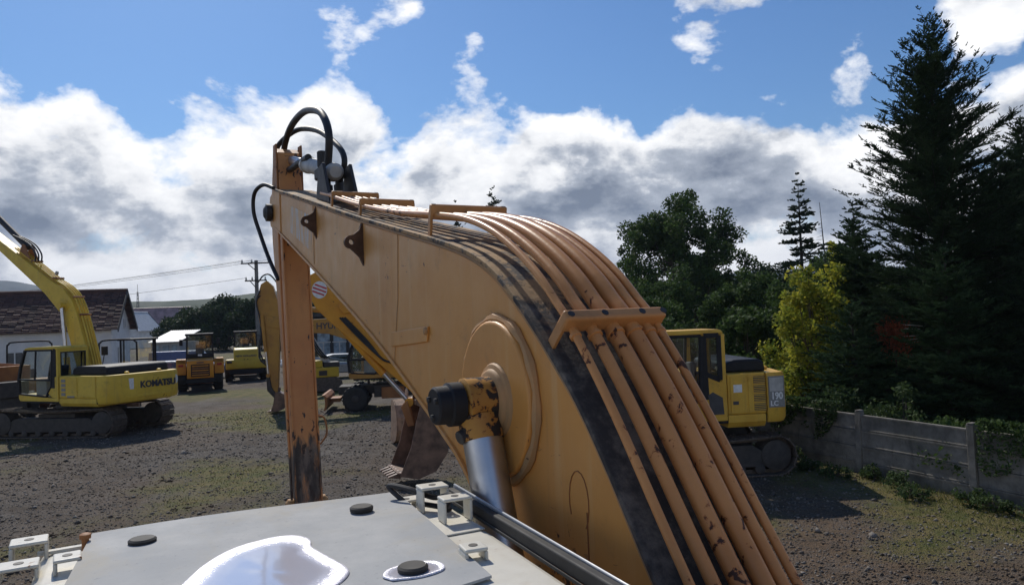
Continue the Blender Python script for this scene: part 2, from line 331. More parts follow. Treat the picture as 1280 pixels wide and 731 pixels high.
# ------------------------------------------------------------------ mesh helpers
class MB:
    def __init__(s): s.v = []; s.f = []
    def add(s, vs, fs, M=None):
        o = len(s.v)
        for v in vs:
            if M is not None: v = M @ Vector(v)
            s.v.append(tuple(v))
        s.f += [tuple(i + o for i in f) for f in fs]; return s
    def box(s, x0, x1, y0, y1, z0, z1, M=None):
        return s.add([(x0, y0, z0), (x1, y0, z0), (x1, y1, z0), (x0, y1, z0), (x0, y0, z1), (x1, y0, z1), (x1, y1, z1), (x0, y1, z1)],
                     [(0, 3, 2, 1), (4, 5, 6, 7), (0, 1, 5, 4), (1, 2, 6, 5), (2, 3, 7, 6), (3, 0, 4, 7)], M)
    def bar(s, p, q, w, h, upv=(0, 0, 1)):
        p, q = Vector(p), Vector(q); d = (q - p).normalized(); u = Vector(upv)
        sd = d.cross(u)
        if sd.length < 1e-4: sd = d.cross(Vector((1, 0, 0)))
        sd.normalize(); u = sd.cross(d)
        vs = [e + sd * a * w / 2 + u * b * h / 2 for e in (p, q) for a, b in ((-1, -1), (1, -1), (1, 1), (-1, 1))]
        return s.add(vs, [(3, 2, 1, 0), (4, 5, 6, 7), (0, 1, 5, 4), (1, 2, 6, 5), (2, 3, 7, 6), (3, 0, 4, 7)])
    def prism(s, poly, a, b, ax='x', M=None):
        def P(u, v, w): return {'x': (w, u, v), 'y': (u, w, v), 'z': (u, v, w)}[ax]
        n = len(poly); vs = [P(u, v, a) for u, v in poly] + [P(u, v, b) for u, v in poly]
        fs = [tuple(range(n))[::-1], tuple(range(n, 2 * n))] + [(i, (i + 1) % n, n + (i + 1) % n, n + i) for i in range(n)]
        return s.add(vs, fs, M)
    def tube(s, pts, r, n=10, cap=True):
        pts = [Vector(p) for p in pts]; m = len(pts); rr = r if isinstance(r, (list, tuple)) else [r] * m
        t0 = (pts[1] - pts[0]).normalized(); ref = Vector((0, 0, 1)) if abs(t0.z) < .9 else Vector((1, 0, 0))
        nn = t0.cross(ref).normalized(); vs = []
        for i, p in enumerate(pts):
            t = (pts[min(i + 1, m - 1)] - pts[max(i - 1, 0)]).normalized()
            nn = (nn - t * nn.dot(t)).normalized(); bb = t.cross(nn)
            vs += [p + (nn * math.cos(2 * math.pi * k / n) + bb * math.sin(2 * math.pi * k / n)) * rr[i] for k in range(n)]
        fs = [(i * n + k, i * n + (k + 1) % n, (i + 1) * n + (k + 1) % n, (i + 1) * n + k) for i in range(m - 1) for k in range(n)]
        if cap: fs += [tuple(range(n))[::-1], tuple(range((m - 1) * n, m * n))]
        return s.add(vs, fs)
    def lathe(s, prof, o, d, n=24):
        """prof: (radius, distance along d)"""
        o, d = Vector(o), Vector(d).normalized(); ref = Vector((0, 0, 1)) if abs(d.z) < .9 else Vector((1, 0, 0))
        a = d.cross(ref).normalized(); b = d.cross(a); vs = []
        for r, h in prof: vs += [o + d * h + (a * math.cos(2 * math.pi * k / n) + b * math.sin(2 * math.pi * k / n)) * r for k in range(n)]
        m = len(prof)
        fs = [(i * n + k, i * n + (k + 1) % n, (i + 1) * n + (k + 1) % n, (i + 1) * n + k) for i in range(m - 1) for k in range(n)]
        fs += [tuple(range(n))[::-1], tuple(range((m - 1) * n, m * n))]
        return s.add(vs, fs)

def bez(pts, n=10):
    """Catmull-Rom through pts"""
    P = [Vector(p) for p in pts]; P = [P[0] * 2 - P[1]] + P + [P[-1] * 2 - P[-2]]; out = []
    for i in range(1, len(P) - 2):
        for k in range(n):
            t = k / n
            out.append(.5 * ((2 * P[i]) + (P[i + 1] - P[i - 1]) * t + (2 * P[i - 1] - 5 * P[i] + 4 * P[i + 1] - P[i + 2]) * t * t + (3 * P[i] - P[i - 1] - 3 * P[i + 1] + P[i + 2]) * t ** 3))
    out.append(P[-2]); return out

def obj(name, mb, mat, parent=None, bevel=0, seg=2, sharp=32, loc=None, rz=None):
    me = bpy.data.meshes.new(name); me.from_pydata(mb.v, [], mb.f)
    me.polygons.foreach_set('use_smooth', [True] * len(me.polygons))
    bm = bmesh.new(); bm.from_mesh(me); bmesh.ops.recalc_face_normals(bm, faces=bm.faces); bm.to_mesh(me); bm.free()
    me.set_sharp_from_angle(angle=R(sharp))
    if mat: me.materials.append(MATS[mat])
    o = bpy.data.objects.new(name, me); COL.objects.link(o)
    if parent: o.parent = parent
    if loc: o.location = loc
    if rz is not None: o.rotation_euler.z = rz
    if bevel:
        b = o.modifiers.new('bevel', 'BEVEL'); b.width = bevel; b.segments = seg; b.limit_method = 'ANGLE'; b.angle_limit = R(38); b.harden_normals = True
    return o
def empty(name, loc=(0, 0, 0), rz=0, parent=None):
    o = bpy.data.objects.new(name, None); COL.objects.link(o); o.location = loc; o.rotation_euler.z = rz; o.empty_display_size = .2
    if parent: o.parent = parent
    return o
def tag(o, label=None, cat=None, group=None, kind=None):
    for k, v in (('label', label), ('category', cat), ('group', group), ('kind', kind)):
        if v: o[k] = v
    return o
def copy_tree(o, parent=None):
    c = o.copy(); COL.objects.link(c); c.parent = parent
    for ch in list(o.children): copy_tree(ch, c)
    return c
def lettering(text, size, mat, parent, M, name='lettering', ext=.003, bold=.0, xs=1.0):
    cu = bpy.data.curves.new(name, 'FONT'); cu.body = text; cu.size = size; cu.align_x = 'CENTER'; cu.align_y = 'CENTER'; cu.extrude = ext; cu.offset = bold; cu.resolution_u = 3
    t = bpy.data.objects.new(name, cu); COL.objects.link(t); bpy.context.view_layer.update()
    me = bpy.data.meshes.new_from_object(t); bpy.data.objects.remove(t)
    me.transform(M @ Matrix.Diagonal((xs, 1, 1, 1))); me.materials.clear(); me.materials.append(MATS[mat])
    o = bpy.data.objects.new(name, me); COL.objects.link(o); o.parent = parent; return o
def frame_m(o, xdir, ydir):
    x, y = Vector(xdir).normalized(), Vector(ydir).normalized(); z = x.cross(y).normalized(); y = z.cross(x)
    return Matrix(((x.x, y.x, z.x, o[0]), (x.y, y.y, z.y, o[1]), (x.z, y.z, z.z, o[2]), (0, 0, 0, 1)))
def circle(cx, cy, r, a0=0, a1=360, n=24):
    k = n if abs(a1 - a0) >= 360 else n + 1
    return [(cx + r * math.cos(R(a0 + (a1 - a0) * i / n)), cy + r * math.sin(R(a0 + (a1 - a0) * i / n))) for i in range(k)]

# ================================================================== SETTING
rnd = random.Random(7)
def sstep(a, b, x):
    t = max(0, min(1, (x - a) / (b - a))); return t * t * (3 - 2 * t)
WALL_A, WALL_B = Vector((6.99, 15.23)), Vector((7.94, 12.98))
WD = (WALL_B - WALL_A).normalized()
def wall_dist(x, y):
    d = Vector((x, y)) - WALL_A; return d.x * -WD.y + d.y * WD.x        # positive on the yard side or not; sign below
_sgn = 1 if wall_dist(0, 10) > 0 else -1
def yard_dist(x, y): return _sgn * wall_dist(x, y)
def grass_mask(x, y):
    n = noise.fractal(Vector((x * .16 + 3.3, y * .16 + 1.2, 0)), .9, 2.0, 4) * .52 + .21
    n2 = noise.noise(Vector((x * .9, y * .9, 4.0))) * .16
    m = n + n2
    yd = yard_dist(x, y)
    if 0 <= yd < 2.2 and y < 22: m += .42 * (1 - yd / 2.2)
    m += .24 * math.exp(-((x + 7.5) ** 2 / 9 + (y - 12.5) ** 2 / 10))
    m += .18 * math.exp(-((x + 9) ** 2 / 12 + (y - 18) ** 2 / 5))
    m += .40 * math.exp(-((x + 11) ** 2 / 14 + (y - 34) ** 2 / 40))
    m += .25 * math.exp(-((x - 5.6) ** 2 / 1.2 + (y - 10.5) ** 2 / 1.0))
    m += .16 * math.exp(-((x + 6.5) ** 2 / 4 + (y - 26) ** 2 / 3))
    if yd < 0: m += .5
    return max(0, min(1, m))
def brown_mask(x, y):
    return max(0, min(1, .25 + noise.noise(Vector((x * .22, y * .22, 9))) * .6 + (.45 if x > 2 else 0)))
def ground_z(x, y):
    d = math.hypot(x, y - 14); k = 1 - sstep(45, 80, d)
    return (noise.noise(Vector((x * .35, y * .35, 2))) * .035 + noise.noise(Vector((x * 1.3, y * 1.3, 5))) * .022) * k
def axis_vals(lo, hi, step, far):
    a = list(np.arange(lo, hi + 1e-6, step)); s = step
    while a[-1] < far: s *= 1.35; a.append(a[-1] + s)
    s = step
    while a[0] > -far: s *= 1.35; a.insert(0, a[0] - s)
    return a
xs = axis_vals(-26, 16, .4, 9000); ys = axis_vals(2, 42, .4, 9000)
verts = [(x, y, ground_z(x, y)) for y in ys for x in xs]; nx = len(xs)
me = bpy.data.meshes.new('ground')
me.from_pydata(verts, [], [(j * nx + i, j * nx + i + 1, (j + 1) * nx + i + 1, (j + 1) * nx + i) for j in range(len(ys) - 1) for i in range(nx - 1)])
me.polygons.foreach_set('use_smooth', [True] * len(me.polygons))
for nm, fn in (('grass', grass_mask), ('brown', brown_mask)):
    a = me.attributes.new(nm, 'FLOAT', 'POINT'); a.data.foreach_set('value', [fn(v[0], v[1]) if abs(v[0]) < 200 and abs(v[1]) < 200 else .5 for v in verts])
me.materials.append(MATS['gravel_ground'])
ground = bpy.data.objects.new('ground', me); COL.objects.link(ground); tag(ground, 'dark gravel yard with worn grass and brown patches', kind='structure')

def hill(name, pts, depth, mat, label, seed, amp, step=12):
    """pts: (x, y, height) along the crest; a ridge mesh falling off to both sides"""
    crest = bez(pts, 14); V = []; F = []
    prof = [(-1, 0), (-.7, .22), (-.45, .52), (-.22, .82), (0, 1), (.3, .8), (.7, .3), (1, 0)]
    for i, c in enumerate(crest):
        d = Vector((c.x, c.y)).normalized()
        for (u, h) in prof:
            n = noise.fractal(Vector((c.x * .004 + seed, c.y * .004 + u * 3, seed)), 1, 2, 5)
            V.append((c.x + d.x * u * depth, c.y + d.y * u * depth, max(-2, c.z * h + (n * amp if 0 < h else 0)) if h > 0 else -2))
    m = len(prof)
    for i in range(len(crest) - 1):
        for k in range(m - 1): F.append((i * m + k, i * m + k + 1, (i + 1) * m + k + 1, (i + 1) * m + k))
    mb = MB(); mb.add(V, F); o = obj(name, mb, mat, sharp=180); tag(o, label, kind='structure'); return o
hill('hill', [(-2300, 1750, 40), (-1950, 1900, 95), (-1600, 1960, 150), (-1385, 2000, 150), (-1150, 2000, 108), (-900, 2080, 62), (-500, 2150, 40), (100, 2200, 42), (450, 2100, 70), (652, 2000, 100), (900, 1900, 92), (1400, 1700, 70), (1900, 1400, 40)], 420, 'far_hill', 'far mountain ridge on the horizon', 2.0, 10)
hill('hill', [(-420, 420, 8), (-300, 470, 20), (-205, 470, 19), (-150, 480, 22), (-90, 500, 19), (0, 520, 14), (120, 520, 12), (240, 480, 14), (380, 420, 16)], 110, 'hill_forest', 'low wooded hillside behind the village houses', 5.0, 6)

# ---- concrete fence: posts and stacked panels
fence = empty('concrete_fence', (WALL_A.x, WALL_A.y, 0), math.atan2(WD.y, WD.x))
tag(fence, 'grey weathered concrete panel fence along the edge of the yard', 'fence')
LB = (WALL_B - WALL_A).length
for k in range(-5, 4):
    m = MB(); hgt = 1.27 + rnd.uniform(-.03, .05)
    m.box(-.07, .07, -.065, .065, -.2, hgt); m.prism([(-.07, hgt), (.07, hgt), (.04, hgt + .03), (-.04, hgt + .03)], -.065, .065, 'y')
    o = obj('fence_post', m, 'old_concrete', fence, .012, 1, loc=(k * LB, 0, 0)); o.rotation_euler = (rnd.uniform(-.02, .02), rnd.uniform(-.02, .03), 0)
    if k == 3: continue
    z = -.08
    for r in range(4):
        ph = .325; m = MB()
        m.box(.075, LB - .075, -.022, .022, z + .006, z + ph - .006)
        m.box(.075, LB - .075, -.036, .036, z + ph - .045, z + ph - .004)       # moulded upper rib
        m.box(.075, LB - .075, -.034, .034, z + .004, z + .034)
        o = obj('fence_panel', m, 'old_concrete', fence, .006, 1, loc=(k * LB, rnd.uniform(-.006, .006), 0)); o.rotation_euler = (rnd.uniform(-.012, .012), 0, 0)
        z += ph

# ---- long house with old tiled roof
def house(name, label, corner, az_gable, length, width, eave, ridge, wallm, roofm, rows=16, over=.35, tiles=True, windows=(), gwindows=()):
    """corner: front right corner of the gable end; local +x runs from the gable along the house to the left of the viewer, +y into the depth"""
    g = R(az_gable); gd = Vector((math.sin(g), math.cos(g), 0)); ld = Vector((-math.cos(g), math.sin(g), 0))
    root = empty(name, corner); tag(root, label, 'house')
    def P(u, v, z): return ld * u + gd * v + Vector((0, 0, z))
    m = MB(); n = MB()
    vs = [P(0, 0, -.1), P(0, width, -.1), P(0, width, eave), P(0, width / 2, ridge), P(0, 0, eave)]
    ve = [P(length, 0, -.1), P(length, width, -.1), P(length, width, eave), P(length, width / 2, ridge), P(length, 0, eave)]
    m.add(vs + ve, [(0, 1, 2, 3, 4), (9, 8, 7, 6, 5), (0, 4, 9, 5), (1, 6, 7, 2), (4, 3, 8, 9), (3, 2, 7, 8)])
    obj('wall', m, wallm, root)
    roof = None
    for side in (0, 1):
        m = MB(); v0, v1 = (-over, width / 2) if side == 0 else (width + over, width / 2)
        slope = (ridge - eave) / (width / 2); z0 = eave - over * slope
        for r in range(rows if tiles else 1):
            a, b = r / (rows if tiles else 1), (r + 1.12) / (rows if tiles else 1) if tiles else 1
            b = min(b, 1.0); lift = .12
            zA, zB = z0 + (ridge - z0) * a + lift + .05, z0 + (ridge - z0) * b + lift
            vA, vB = v0 + (v1 - v0) * a, v0 + (v1 - v0) * b
            if tiles:
                nt = int((length + .8) / .40)
                for k in range(nt):
                    u0, u1 = -.4 + (length + .8) * k / nt, -.4 + (length + .8) * (k + 1) / nt - .02
                    j = rnd.uniform(-.018, .018)
                    q = [P(u0, vA, zA + j), P(u1, vA, zA + j), P(u1, vB, zB + j), P(u0, vB, zB + j)]
                    m.add(q + [p - Vector((0, 0, .07)) for p in q], [(0, 1, 2, 3), (0, 4, 5, 1), (1, 5, 6, 2), (2, 6, 7, 3), (3, 7, 4, 0), (4, 7, 6, 5)])
            else:
                q = [P(-.4, vA, zA), P(length + .4, vA, zA), P(length + .4, vB, zB), P(-.4, vB, zB)]
                m.add(q + [p - Vector((0, 0, .12)) for p in q], [(0, 1, 2, 3), (0, 4, 5, 1), (1, 5, 6, 2), (2, 6, 7, 3), (3, 7, 4, 0), (4, 7, 6, 5)])
                for k in range(int(length / .6)):
                    u = -.3 + k * .6; m.bar(P(u, vA, zA + .02), P(u, vB, zB + .02), .06, .06)
        o = obj('roof', m, roofm, root, sharp=30); roof = roof or o
    m = MB(); m.tube([P(-.45, width / 2, ridge + .14), P(length + .45, width / 2, ridge + .14)], .14, 8); obj('ridge_cap', m, roofm, root)
    for v0 in (-over, width + over):
        m = MB(); sl = (ridge - eave) / (width / 2); m.bar(P(-.44, v0, eave - over * sl + .08), P(-.44, width / 2, ridge + .08), .05, .28); obj('barge_board', m, 'dark_timber', root)
    for (u, z, w, h) in windows:
        m = MB(); c = P(u, -.03, z); m.add([c + ld * (a * w / 2) + gd * d + Vector((0, 0, b * h / 2)) for d in (-.03, .05) for a, b in ((-1, -1), (1, -1), (1, 1), (-1, 1))], [(3, 2, 1, 0), (4, 5, 6, 7), (0, 1, 5, 4), (1, 2, 6, 5), (2, 3, 7, 6), (3, 0, 4, 7)])
        o = obj('window', m, 'window_dark', root); m = MB()
        for a in (-1, 0, 1): m.bar(c + ld * (a * w / 2) - gd * .05 - Vector((0, 0, h / 2)), c + ld * (a * w / 2) - gd * .05 + Vector((0, 0, h / 2)), .07, .07, gd)
        for b in (-1, 1): m.bar(c - ld * w / 2 - gd * .052 + Vector((0, 0, b * h / 2)), c + ld * w / 2 - gd * .052 + Vector((0, 0, b * h / 2)), .07, .07)
        obj('frame', m, 'plaster_white', o)
    for (v, z, w, h) in gwindows:
        m = MB(); c = P(-.02, v, z); m.add([c + gd * (a * w / 2) + ld * d + Vector((0, 0, b * h / 2)) for d in (-.03, .05) for a, b in ((-1, -1), (1, -1), (1, 1), (-1, 1))], [(3, 2, 1, 0), (4, 5, 6, 7), (0, 1, 5, 4), (1, 2, 6, 5), (2, 3, 7, 6), (3, 0, 4, 7)])
        o = obj('window', m, 'window_dark', root); m = MB()
        for a in (-1, 1): m.bar(c + gd * (a * w / 2) - ld * .04 - Vector((0, 0, h / 2)), c + gd * (a * w / 2) - ld * .04 + Vector((0, 0, h / 2)), .06, .06, ld)
        m.bar(c - gd * w / 2 - ld * .042 - Vector((0, 0, h / 2)), c + gd * w / 2 - ld * .042 - Vector((0, 0, h / 2)), .06, .09)
        obj('frame', m, 'plaster_white', o)
    return root
house('long_house', 'long low white house with dark brown tiled roof behind the parked machines', (-25.0, 46, 0), -17, 24, 5.6, 3.75, 6.0, 'plaster_white', 'old_roof_tile', rows=24, windows=[(5.2, 1.9, .9, 1.1), (9.2, 1.9, .9, 1.1), (13.0, 1.9, .9, 1.1)], gwindows=[(3.9, 4.0, .35, .6), (2.2, 1.9, .8, 1.1)])
m = MB()   # chimney rising behind the ridge end
# two village houses further back and a shed
h2 = house('village_house', 'small white gabled house with bright metal roof beyond the long house', (-71.6, 150, 0), -90, 9, 5.4, 3.6, 6.9, 'plaster_white', 'metal_roof', tiles=False, gwindows=[(1.2, 3.9, .55, 1.2), (2.6, 4.1, .6, 1.6), (3.3, 5.4, .9, .7), (3.8, 4.0, .6, 1.4), (4.6, 3.9, .5, 1.2)])
h3 = house('village_house', 'house with a faded red metal roof behind the small white gabled house', (-76.5, 172, 0), -8, 14, 8, 4.2, 8.4, 'plaster_white', 'red_metal_roof', tiles=False, gwindows=[(4, 4.5, .8, 1.2)])
shed = empty('shed', (-38.6, 82, 0)); tag(shed, 'low grey shed with a pale corrugated metal roof', 'shed')
m = MB(); m.box(-1.6, 1.6, 0, 5, 0, 2.0); obj('wall', m, 'plaster_grey', shed)
m = MB()
for k in range(16):
    x = -1.76 + k * .22
    m.add([(x, -.5, 2.05), (x + .11, -.5, 2.12), (x + .22, -.5, 2.05), (x, 5.2, 3.25), (x + .11, 5.2, 3.32), (x + .22, 5.2, 3.25)], [(0, 1, 4, 3), (1, 2, 5, 4)])
obj('roof', m, 'metal_roof', shed, sharp=80)
for k, (a, b) in enumerate(((-1.3, -.7), (-.3, .4), (.7, 1.3))):
    m = MB(); m.box(a, b, -.05, .02, .8, 1.7); obj('window', m, 'shop_glass', shed)
# shop front far behind the silver car
shop = empty('shop_building', (-12.5, 60, 0)); tag(shop, 'dark building with tall bluish windows behind the silver car', 'building')
m = MB(); m.box(-5, 6, 0, 6, -.1, 4.0); obj('wall', m, 'dark_timber', shop)
m = MB(); m.box(-5.3, 6.3, -.6, 6.3, 4.02, 4.3); obj('roof', m, 'dark_steel', shop)
for k in range(8):
    m = MB(); m.box(-4.7 + k * 1.3, -3.7 + k * 1.3, -.04, .05, .7, 3.3); o = obj('window', m, 'shop_glass', shop)
    m = MB(); m.box(-4.78 + k * 1.3, -3.62 + k * 1.3, -.08, -.042, 1.9, 1.98); m.box(-4.25 + k * 1.3, -4.17 + k * 1.3, -.08, -.042, .7, 1.9); obj('frame', m, 'hub_white', o)
m = MB(); m.box(-5.05, 6.05, -.12, -.01, -.1, .55); obj('plinth', m, 'plaster_grey', shop)

# ---- utility pole and wires
pole = empty('utility_pole', (-17.6, 51, 0)); tag(pole, 'grey concrete utility pole with two crossarms and insulators', 'utility pole')
m = MB(); m.prism([(-.14, 0), (.14, 0), (.09, 8.0), (-.09, 8.0)], -.11, .11, 'y'); obj('post', m, 'pole_concrete', pole, .01, 1)
for z, w in ((7.75, 1.0), (6.55, .75)):
    m = MB(); m.box(-w, w, -.19, -.115, z, z + .09); m.bar((-.5 * w, -.15, z), (0, -.15, z - .45), .05, .05); arm_ = obj('crossarm', m, 'dark_steel', pole)
    for x in (-w + .08, -.25, w - .1):
        m = MB(); m.lathe([(.03, 0), (.06, .03), (.06, .10), (.035, .14), (.05, .17), (.02, .22)], (x, -.15, z + .092), (0, 0, 1), 10); obj('insulator', m, 'hub_white', arm_)
def wire(a, b, sag, r=.012, label='thin black power line strung from the utility pole'):
    a, b = Vector(a), Vector(b); m = MB()
    m.tube([a.lerp(b, t / 16) - Vector((0, 0, sag * 4 * (t / 16) * (1 - t / 16))) for t in range(17)], r, 5)
    tag(obj('power_line', m, 'black_paint'), label, 'power line', 'power lines from the utility pole')
for (x, z) in ((-.9, 8.0), (-.25, 8.0), (.9, 8.0), (-.65, 6.8)):
    wire((-17.6 + x, 50.85, z), (-75 + x, 62, z - 2.2 if z > 7 else z - 2), .8)
mast = empty('lattice_mast', (-152, 300, 0)); tag(mast, 'slim lattice mast far behind the village houses', 'mast')
m = MB()
for s in (-1, 1): m.bar((s * .9, 0, 0), (s * .18, 0, 19), .2, .2)
for k in range(12): m.bar((-.9 + .06 * k, 0, k * 1.55), (.9 - .06 * k, 0, k * 1.55 + 1.4), .1, .1)
m.bar((0, 0, 19), (0, 0, 22), .1, .1); obj('tower', m, 'dark_steel', mast)

# ================================================================== OUR EXCAVATOR (the one the camera stands on)
def undercarriage(root, rz, L=4.2, gauge=2.3, sw=.6, h=.92, steel='track_steel', frame='dusty_dark', zc=None):
    e = h / 2 - .04; y0, y1 = -L / 2 + e, L / 2 - e
    for s in (-1, 1):
        cx = s * gauge / 2
        m = MB(); path = []; per = 2 * (y1 - y0) + 2 * math.pi * e; n = int(per / .19); pitch = per / n
        for k in range(n):
            d = k * pitch
            if d < y1 - y0: y, z, a = y0 + d, h / 2 + e, 0; z -= .05 * math.sin(math.pi * d / (y1 - y0)) * 1.2
            elif d < y1 - y0 + math.pi * e: t = (d - (y1 - y0)) / e; y, z, a = y1 + e * math.sin(t), h / 2 + e * math.cos(t), -t
            elif d < 2 * (y1 - y0) + math.pi * e: y, z, a = y1 - (d - (y1 - y0) - math.pi * e), h / 2 - e, math.pi
            else: t = (d - 2 * (y1 - y0) - math.pi * e) / e; y, z, a = y0 - e * math.sin(t), h / 2 - e * math.cos(t), math.pi - t
            M = Matrix.Translation((cx, y, z)) @ Matrix.Rotation(a, 4, 'X')
            m.box(-sw / 2, sw / 2, -pitch * .46, pitch * .46, -.012, .012, M); m.box(-sw / 2, sw / 2, -pitch * .46, -pitch * .30, .012, .04, M)
            m.box(-sw / 2, sw / 2, -pitch * .05, pitch * .06, .012, .032, M); m.box(-.09, .09, -pitch * .5, pitch * .5, -.09, -.0125, M)
        tr = obj('track', m, steel, root, rz=rz)
        m = MB(); m.prism([(y0 + .2, .2), (y1 - .2, .2), (y1 - .15, .45), (y1 - .5, .66), (y0 + .5, .66), (y0 + .15, .45)], cx - sw * .33, cx + sw * .33); obj('track_frame', m, frame, tr, .02, 1)
        for yy, nm in ((y0, 'sprocket'), (y1, 'idler_wheel')):
            m = MB(); m.lathe([(e * .5, -sw * .42), (e * .80, -sw * .36), (e * .80, sw * .36), (e * .5, sw * .42)], (cx, yy, h / 2), (1, 0, 0), 20); obj(nm, m, frame, tr)
        for k in range(7):
            yy = y0 + .35 + (y1 - y0 - .7) * k / 6; m = MB(); m.lathe([(.08, -sw * .36), (.105, -sw * .34), (.105, sw * .34), (.08, sw * .36)], (cx, yy, .165), (1, 0, 0), 14); obj('roller', m, frame, tr)
    m = MB(); m.box(-gauge / 2, gauge / 2, -.7, .7, .45, .78); m.lathe([(.62, 0), (.62, .25)], (0, 0, .781), (0, 0, 1), 28); obj('centre_frame', m, frame, root, rz=rz)

YAW = R(27)
own = empty('excavator', (0, 0, 0), YAW)
tag(own, 'orange-tan crawler excavator with white cab roof, long piped boom and hanging arm', 'excavator')
CX, CY = 1.26, .10                     # swing centre in own axes
base = empty('undercarriage', (CX, CY, 0), 0, own); undercarriage(base, 0, 4.3, 2.35, .6)
# house body behind and beneath the viewer
m = MB(); m.box(CX - 1.36, CX + 1.36, CY - 2.0, CY + 1.2, 1.03, 1.24); obj('deck', m, 'black_paint', own, .02)
m = MB(); pl = [(CX - 1.36, CY - 1.75), (CX - 1.36, CY - 2.1)] + [(CX + 1.36 * math.sin(R(a)), CY - 1.6 - 1.15 * math.cos(R(a)) ** .6) for a in (-66, -45, -25, 0, 25, 45, 66)] + [(CX + 1.36, CY - 2.1), (CX + 1.36, CY - 1.75)]
m.prism(pl, 1.06, 2.05, 'z'); obj('counterweight', m, 'boom_paint', own, .05, 3)
m = MB(); m.box(CX - 1.32, CX + 1.32, CY - 1.74, CY - .25, 1.242, 2.02); obj('engine_cover', m, 'boom_paint', own, .04, 3)
m = MB(); m.box(CX + .42, CX + 1.32, CY - .24, CY + 1.15, 1.242, 1.95); obj('tank_cover', m, 'boom_paint', own, .04, 3)
# ---- cab
cab = empty('cab', (0, 0, 0), 0, own)
x0, x1, f0, f1 = -.24, .775, .52, 2.37
m = MB(); m.prism([(x0, f0), (.782, f0), (.872, 2.30), (.845, f1), (x0, f1)], 2.80, 2.925, 'z'); obj('cab_roof', m, 'cab_white', cab, .035, 3)
m = MB(); m.prism([(f0 + .04, 1.25), (f1 + .04, 1.25), (f1 + .10, 1.6), (f1 + .06, 1.95), (f0 + .04, 1.95)], x0 + .03, x1 - .03); obj('lower_shell', m, 'boom_paint', cab, .02)
for (px_, py_, qx, qy, nm) in ((x0 + .06, f0 + .07, 0, 0, 'pillar'), (x1 - .06, f0 + .07, 0, 0, 'pillar'), (x0 + .06, f1 - .08, 0, .06, 'pillar'), (x1 - .06, f1 - .08, 0, .06, 'pillar'), (x0 + .06, 1.35, 0, 0, 'pillar')):
    m = MB(); m.bar((px_ + qx, py_ + qy, 1.952), (px_, py_, 2.798), .07, .07, (0, 1, 0)); obj(nm, m, 'black_paint', cab, .01, 1)
for (a, b) in (((x0 + .05, f0 + .12), (x0 + .05, 1.31)), ((x0 + .05, 1.39), (x0 + .05, f1 - .12)), ((x1 - .05, f0 + .12), (x1 - .05, f1 - .12)), ((x0 + .1, f1 - .06), (x1 - .1, f1 - .06)), ((x0 + .1, f0 + .06), (x1 - .1, f0 + .06))):
    m = MB(); m.bar((*a, 2.375), (*b, 2.375), .008, .83); obj('window_pane', m, 'cab_glass', cab)
m = MB(); m.box(.05, .55, 1.0, 1.5, 1.96, 2.12); m.prism([(1.0, 2.12), (1.12, 2.12), (1.0, 2.72), (.92, 2.72)], .07, .53); obj('seat', m, 'seat_cloth', cab, .04, 3)
# raised pressings of the white roof
m = MB(); m.box(.69, .83, 1.84, 2.02, 2.9255, 2.931); obj('roof_pressing', m, 'cab_white', cab, .004, 1)
m = MB(); m.prism([(.58, .70), (.745, .70), (.795, 1.62), (.76, 1.70), (.70, 1.69), (.63, 1.58), (.58, 1.4)], 2.9255, 2.940, 'z'); obj('roof_pressing', m, 'cab_white', cab, .012, 3)
# grey plate lying on the roof, slightly dished
m = MB(); N = 24; rr = []
c00, c10, c11, c01 = Vector((-.30, .95)), Vector((.60, .98)), Vector((.742, 2.335)), Vector((-.118, 2.335))
c10 = Vector((.662, 1.445)); c00 = Vector((-.20, 1.25))
Vt = []; 
for j in range(N + 1):
    for i in range(N + 1):
        u, v = i / N, j / N; p = c00.lerp(c10, u).lerp(c01.lerp(c11, u), v)
        z = 2.952 - .012 * math.exp(-((p.x - .27) ** 2 + (p.y - 1.78) ** 2) / .05) + .006 * math.sin(u * math.pi * 1.3 + .4) * v
        Vt.append((p.x, p.y, z))
Fc = [(j * (N + 1) + i, j * (N + 1) + i + 1, (j + 1) * (N + 1) + i + 1, (j + 1) * (N + 1) + i) for j in range(N) for i in range(N)]
nv = len(Vt); ring = [i for i in range(N + 1)] + [j * (N + 1) + N for j in range(1, N + 1)] + [N * (N + 1) + i for i in range(N - 1, -1, -1)] + [j * (N + 1) for j in range(N - 1, 0, -1)]
m.add(Vt + [(p[0], p[1], p[2] - .006) for p in Vt], Fc + [tuple(q + nv for q in reversed(f)) for f in Fc] + [(a, b, b + nv, a + nv) for a, b in zip(ring, ring[1:] + ring[:1])])
plate = obj('roof_plate', m, 'galvanised_plate', cab, sharp=40)
for (x, y) in ((.003, 2.152), (.572, 2.137), (.527, 1.561), (-.06, 1.53)):
    m = MB(); m.lathe([(.026, -.001), (.033, .001), (.034, .011), (.029, .015), (.001, .0152)], (x, y, 2.952), (0, 0, 1), 28); obj('rubber_knob', m, 'rubber', plate)
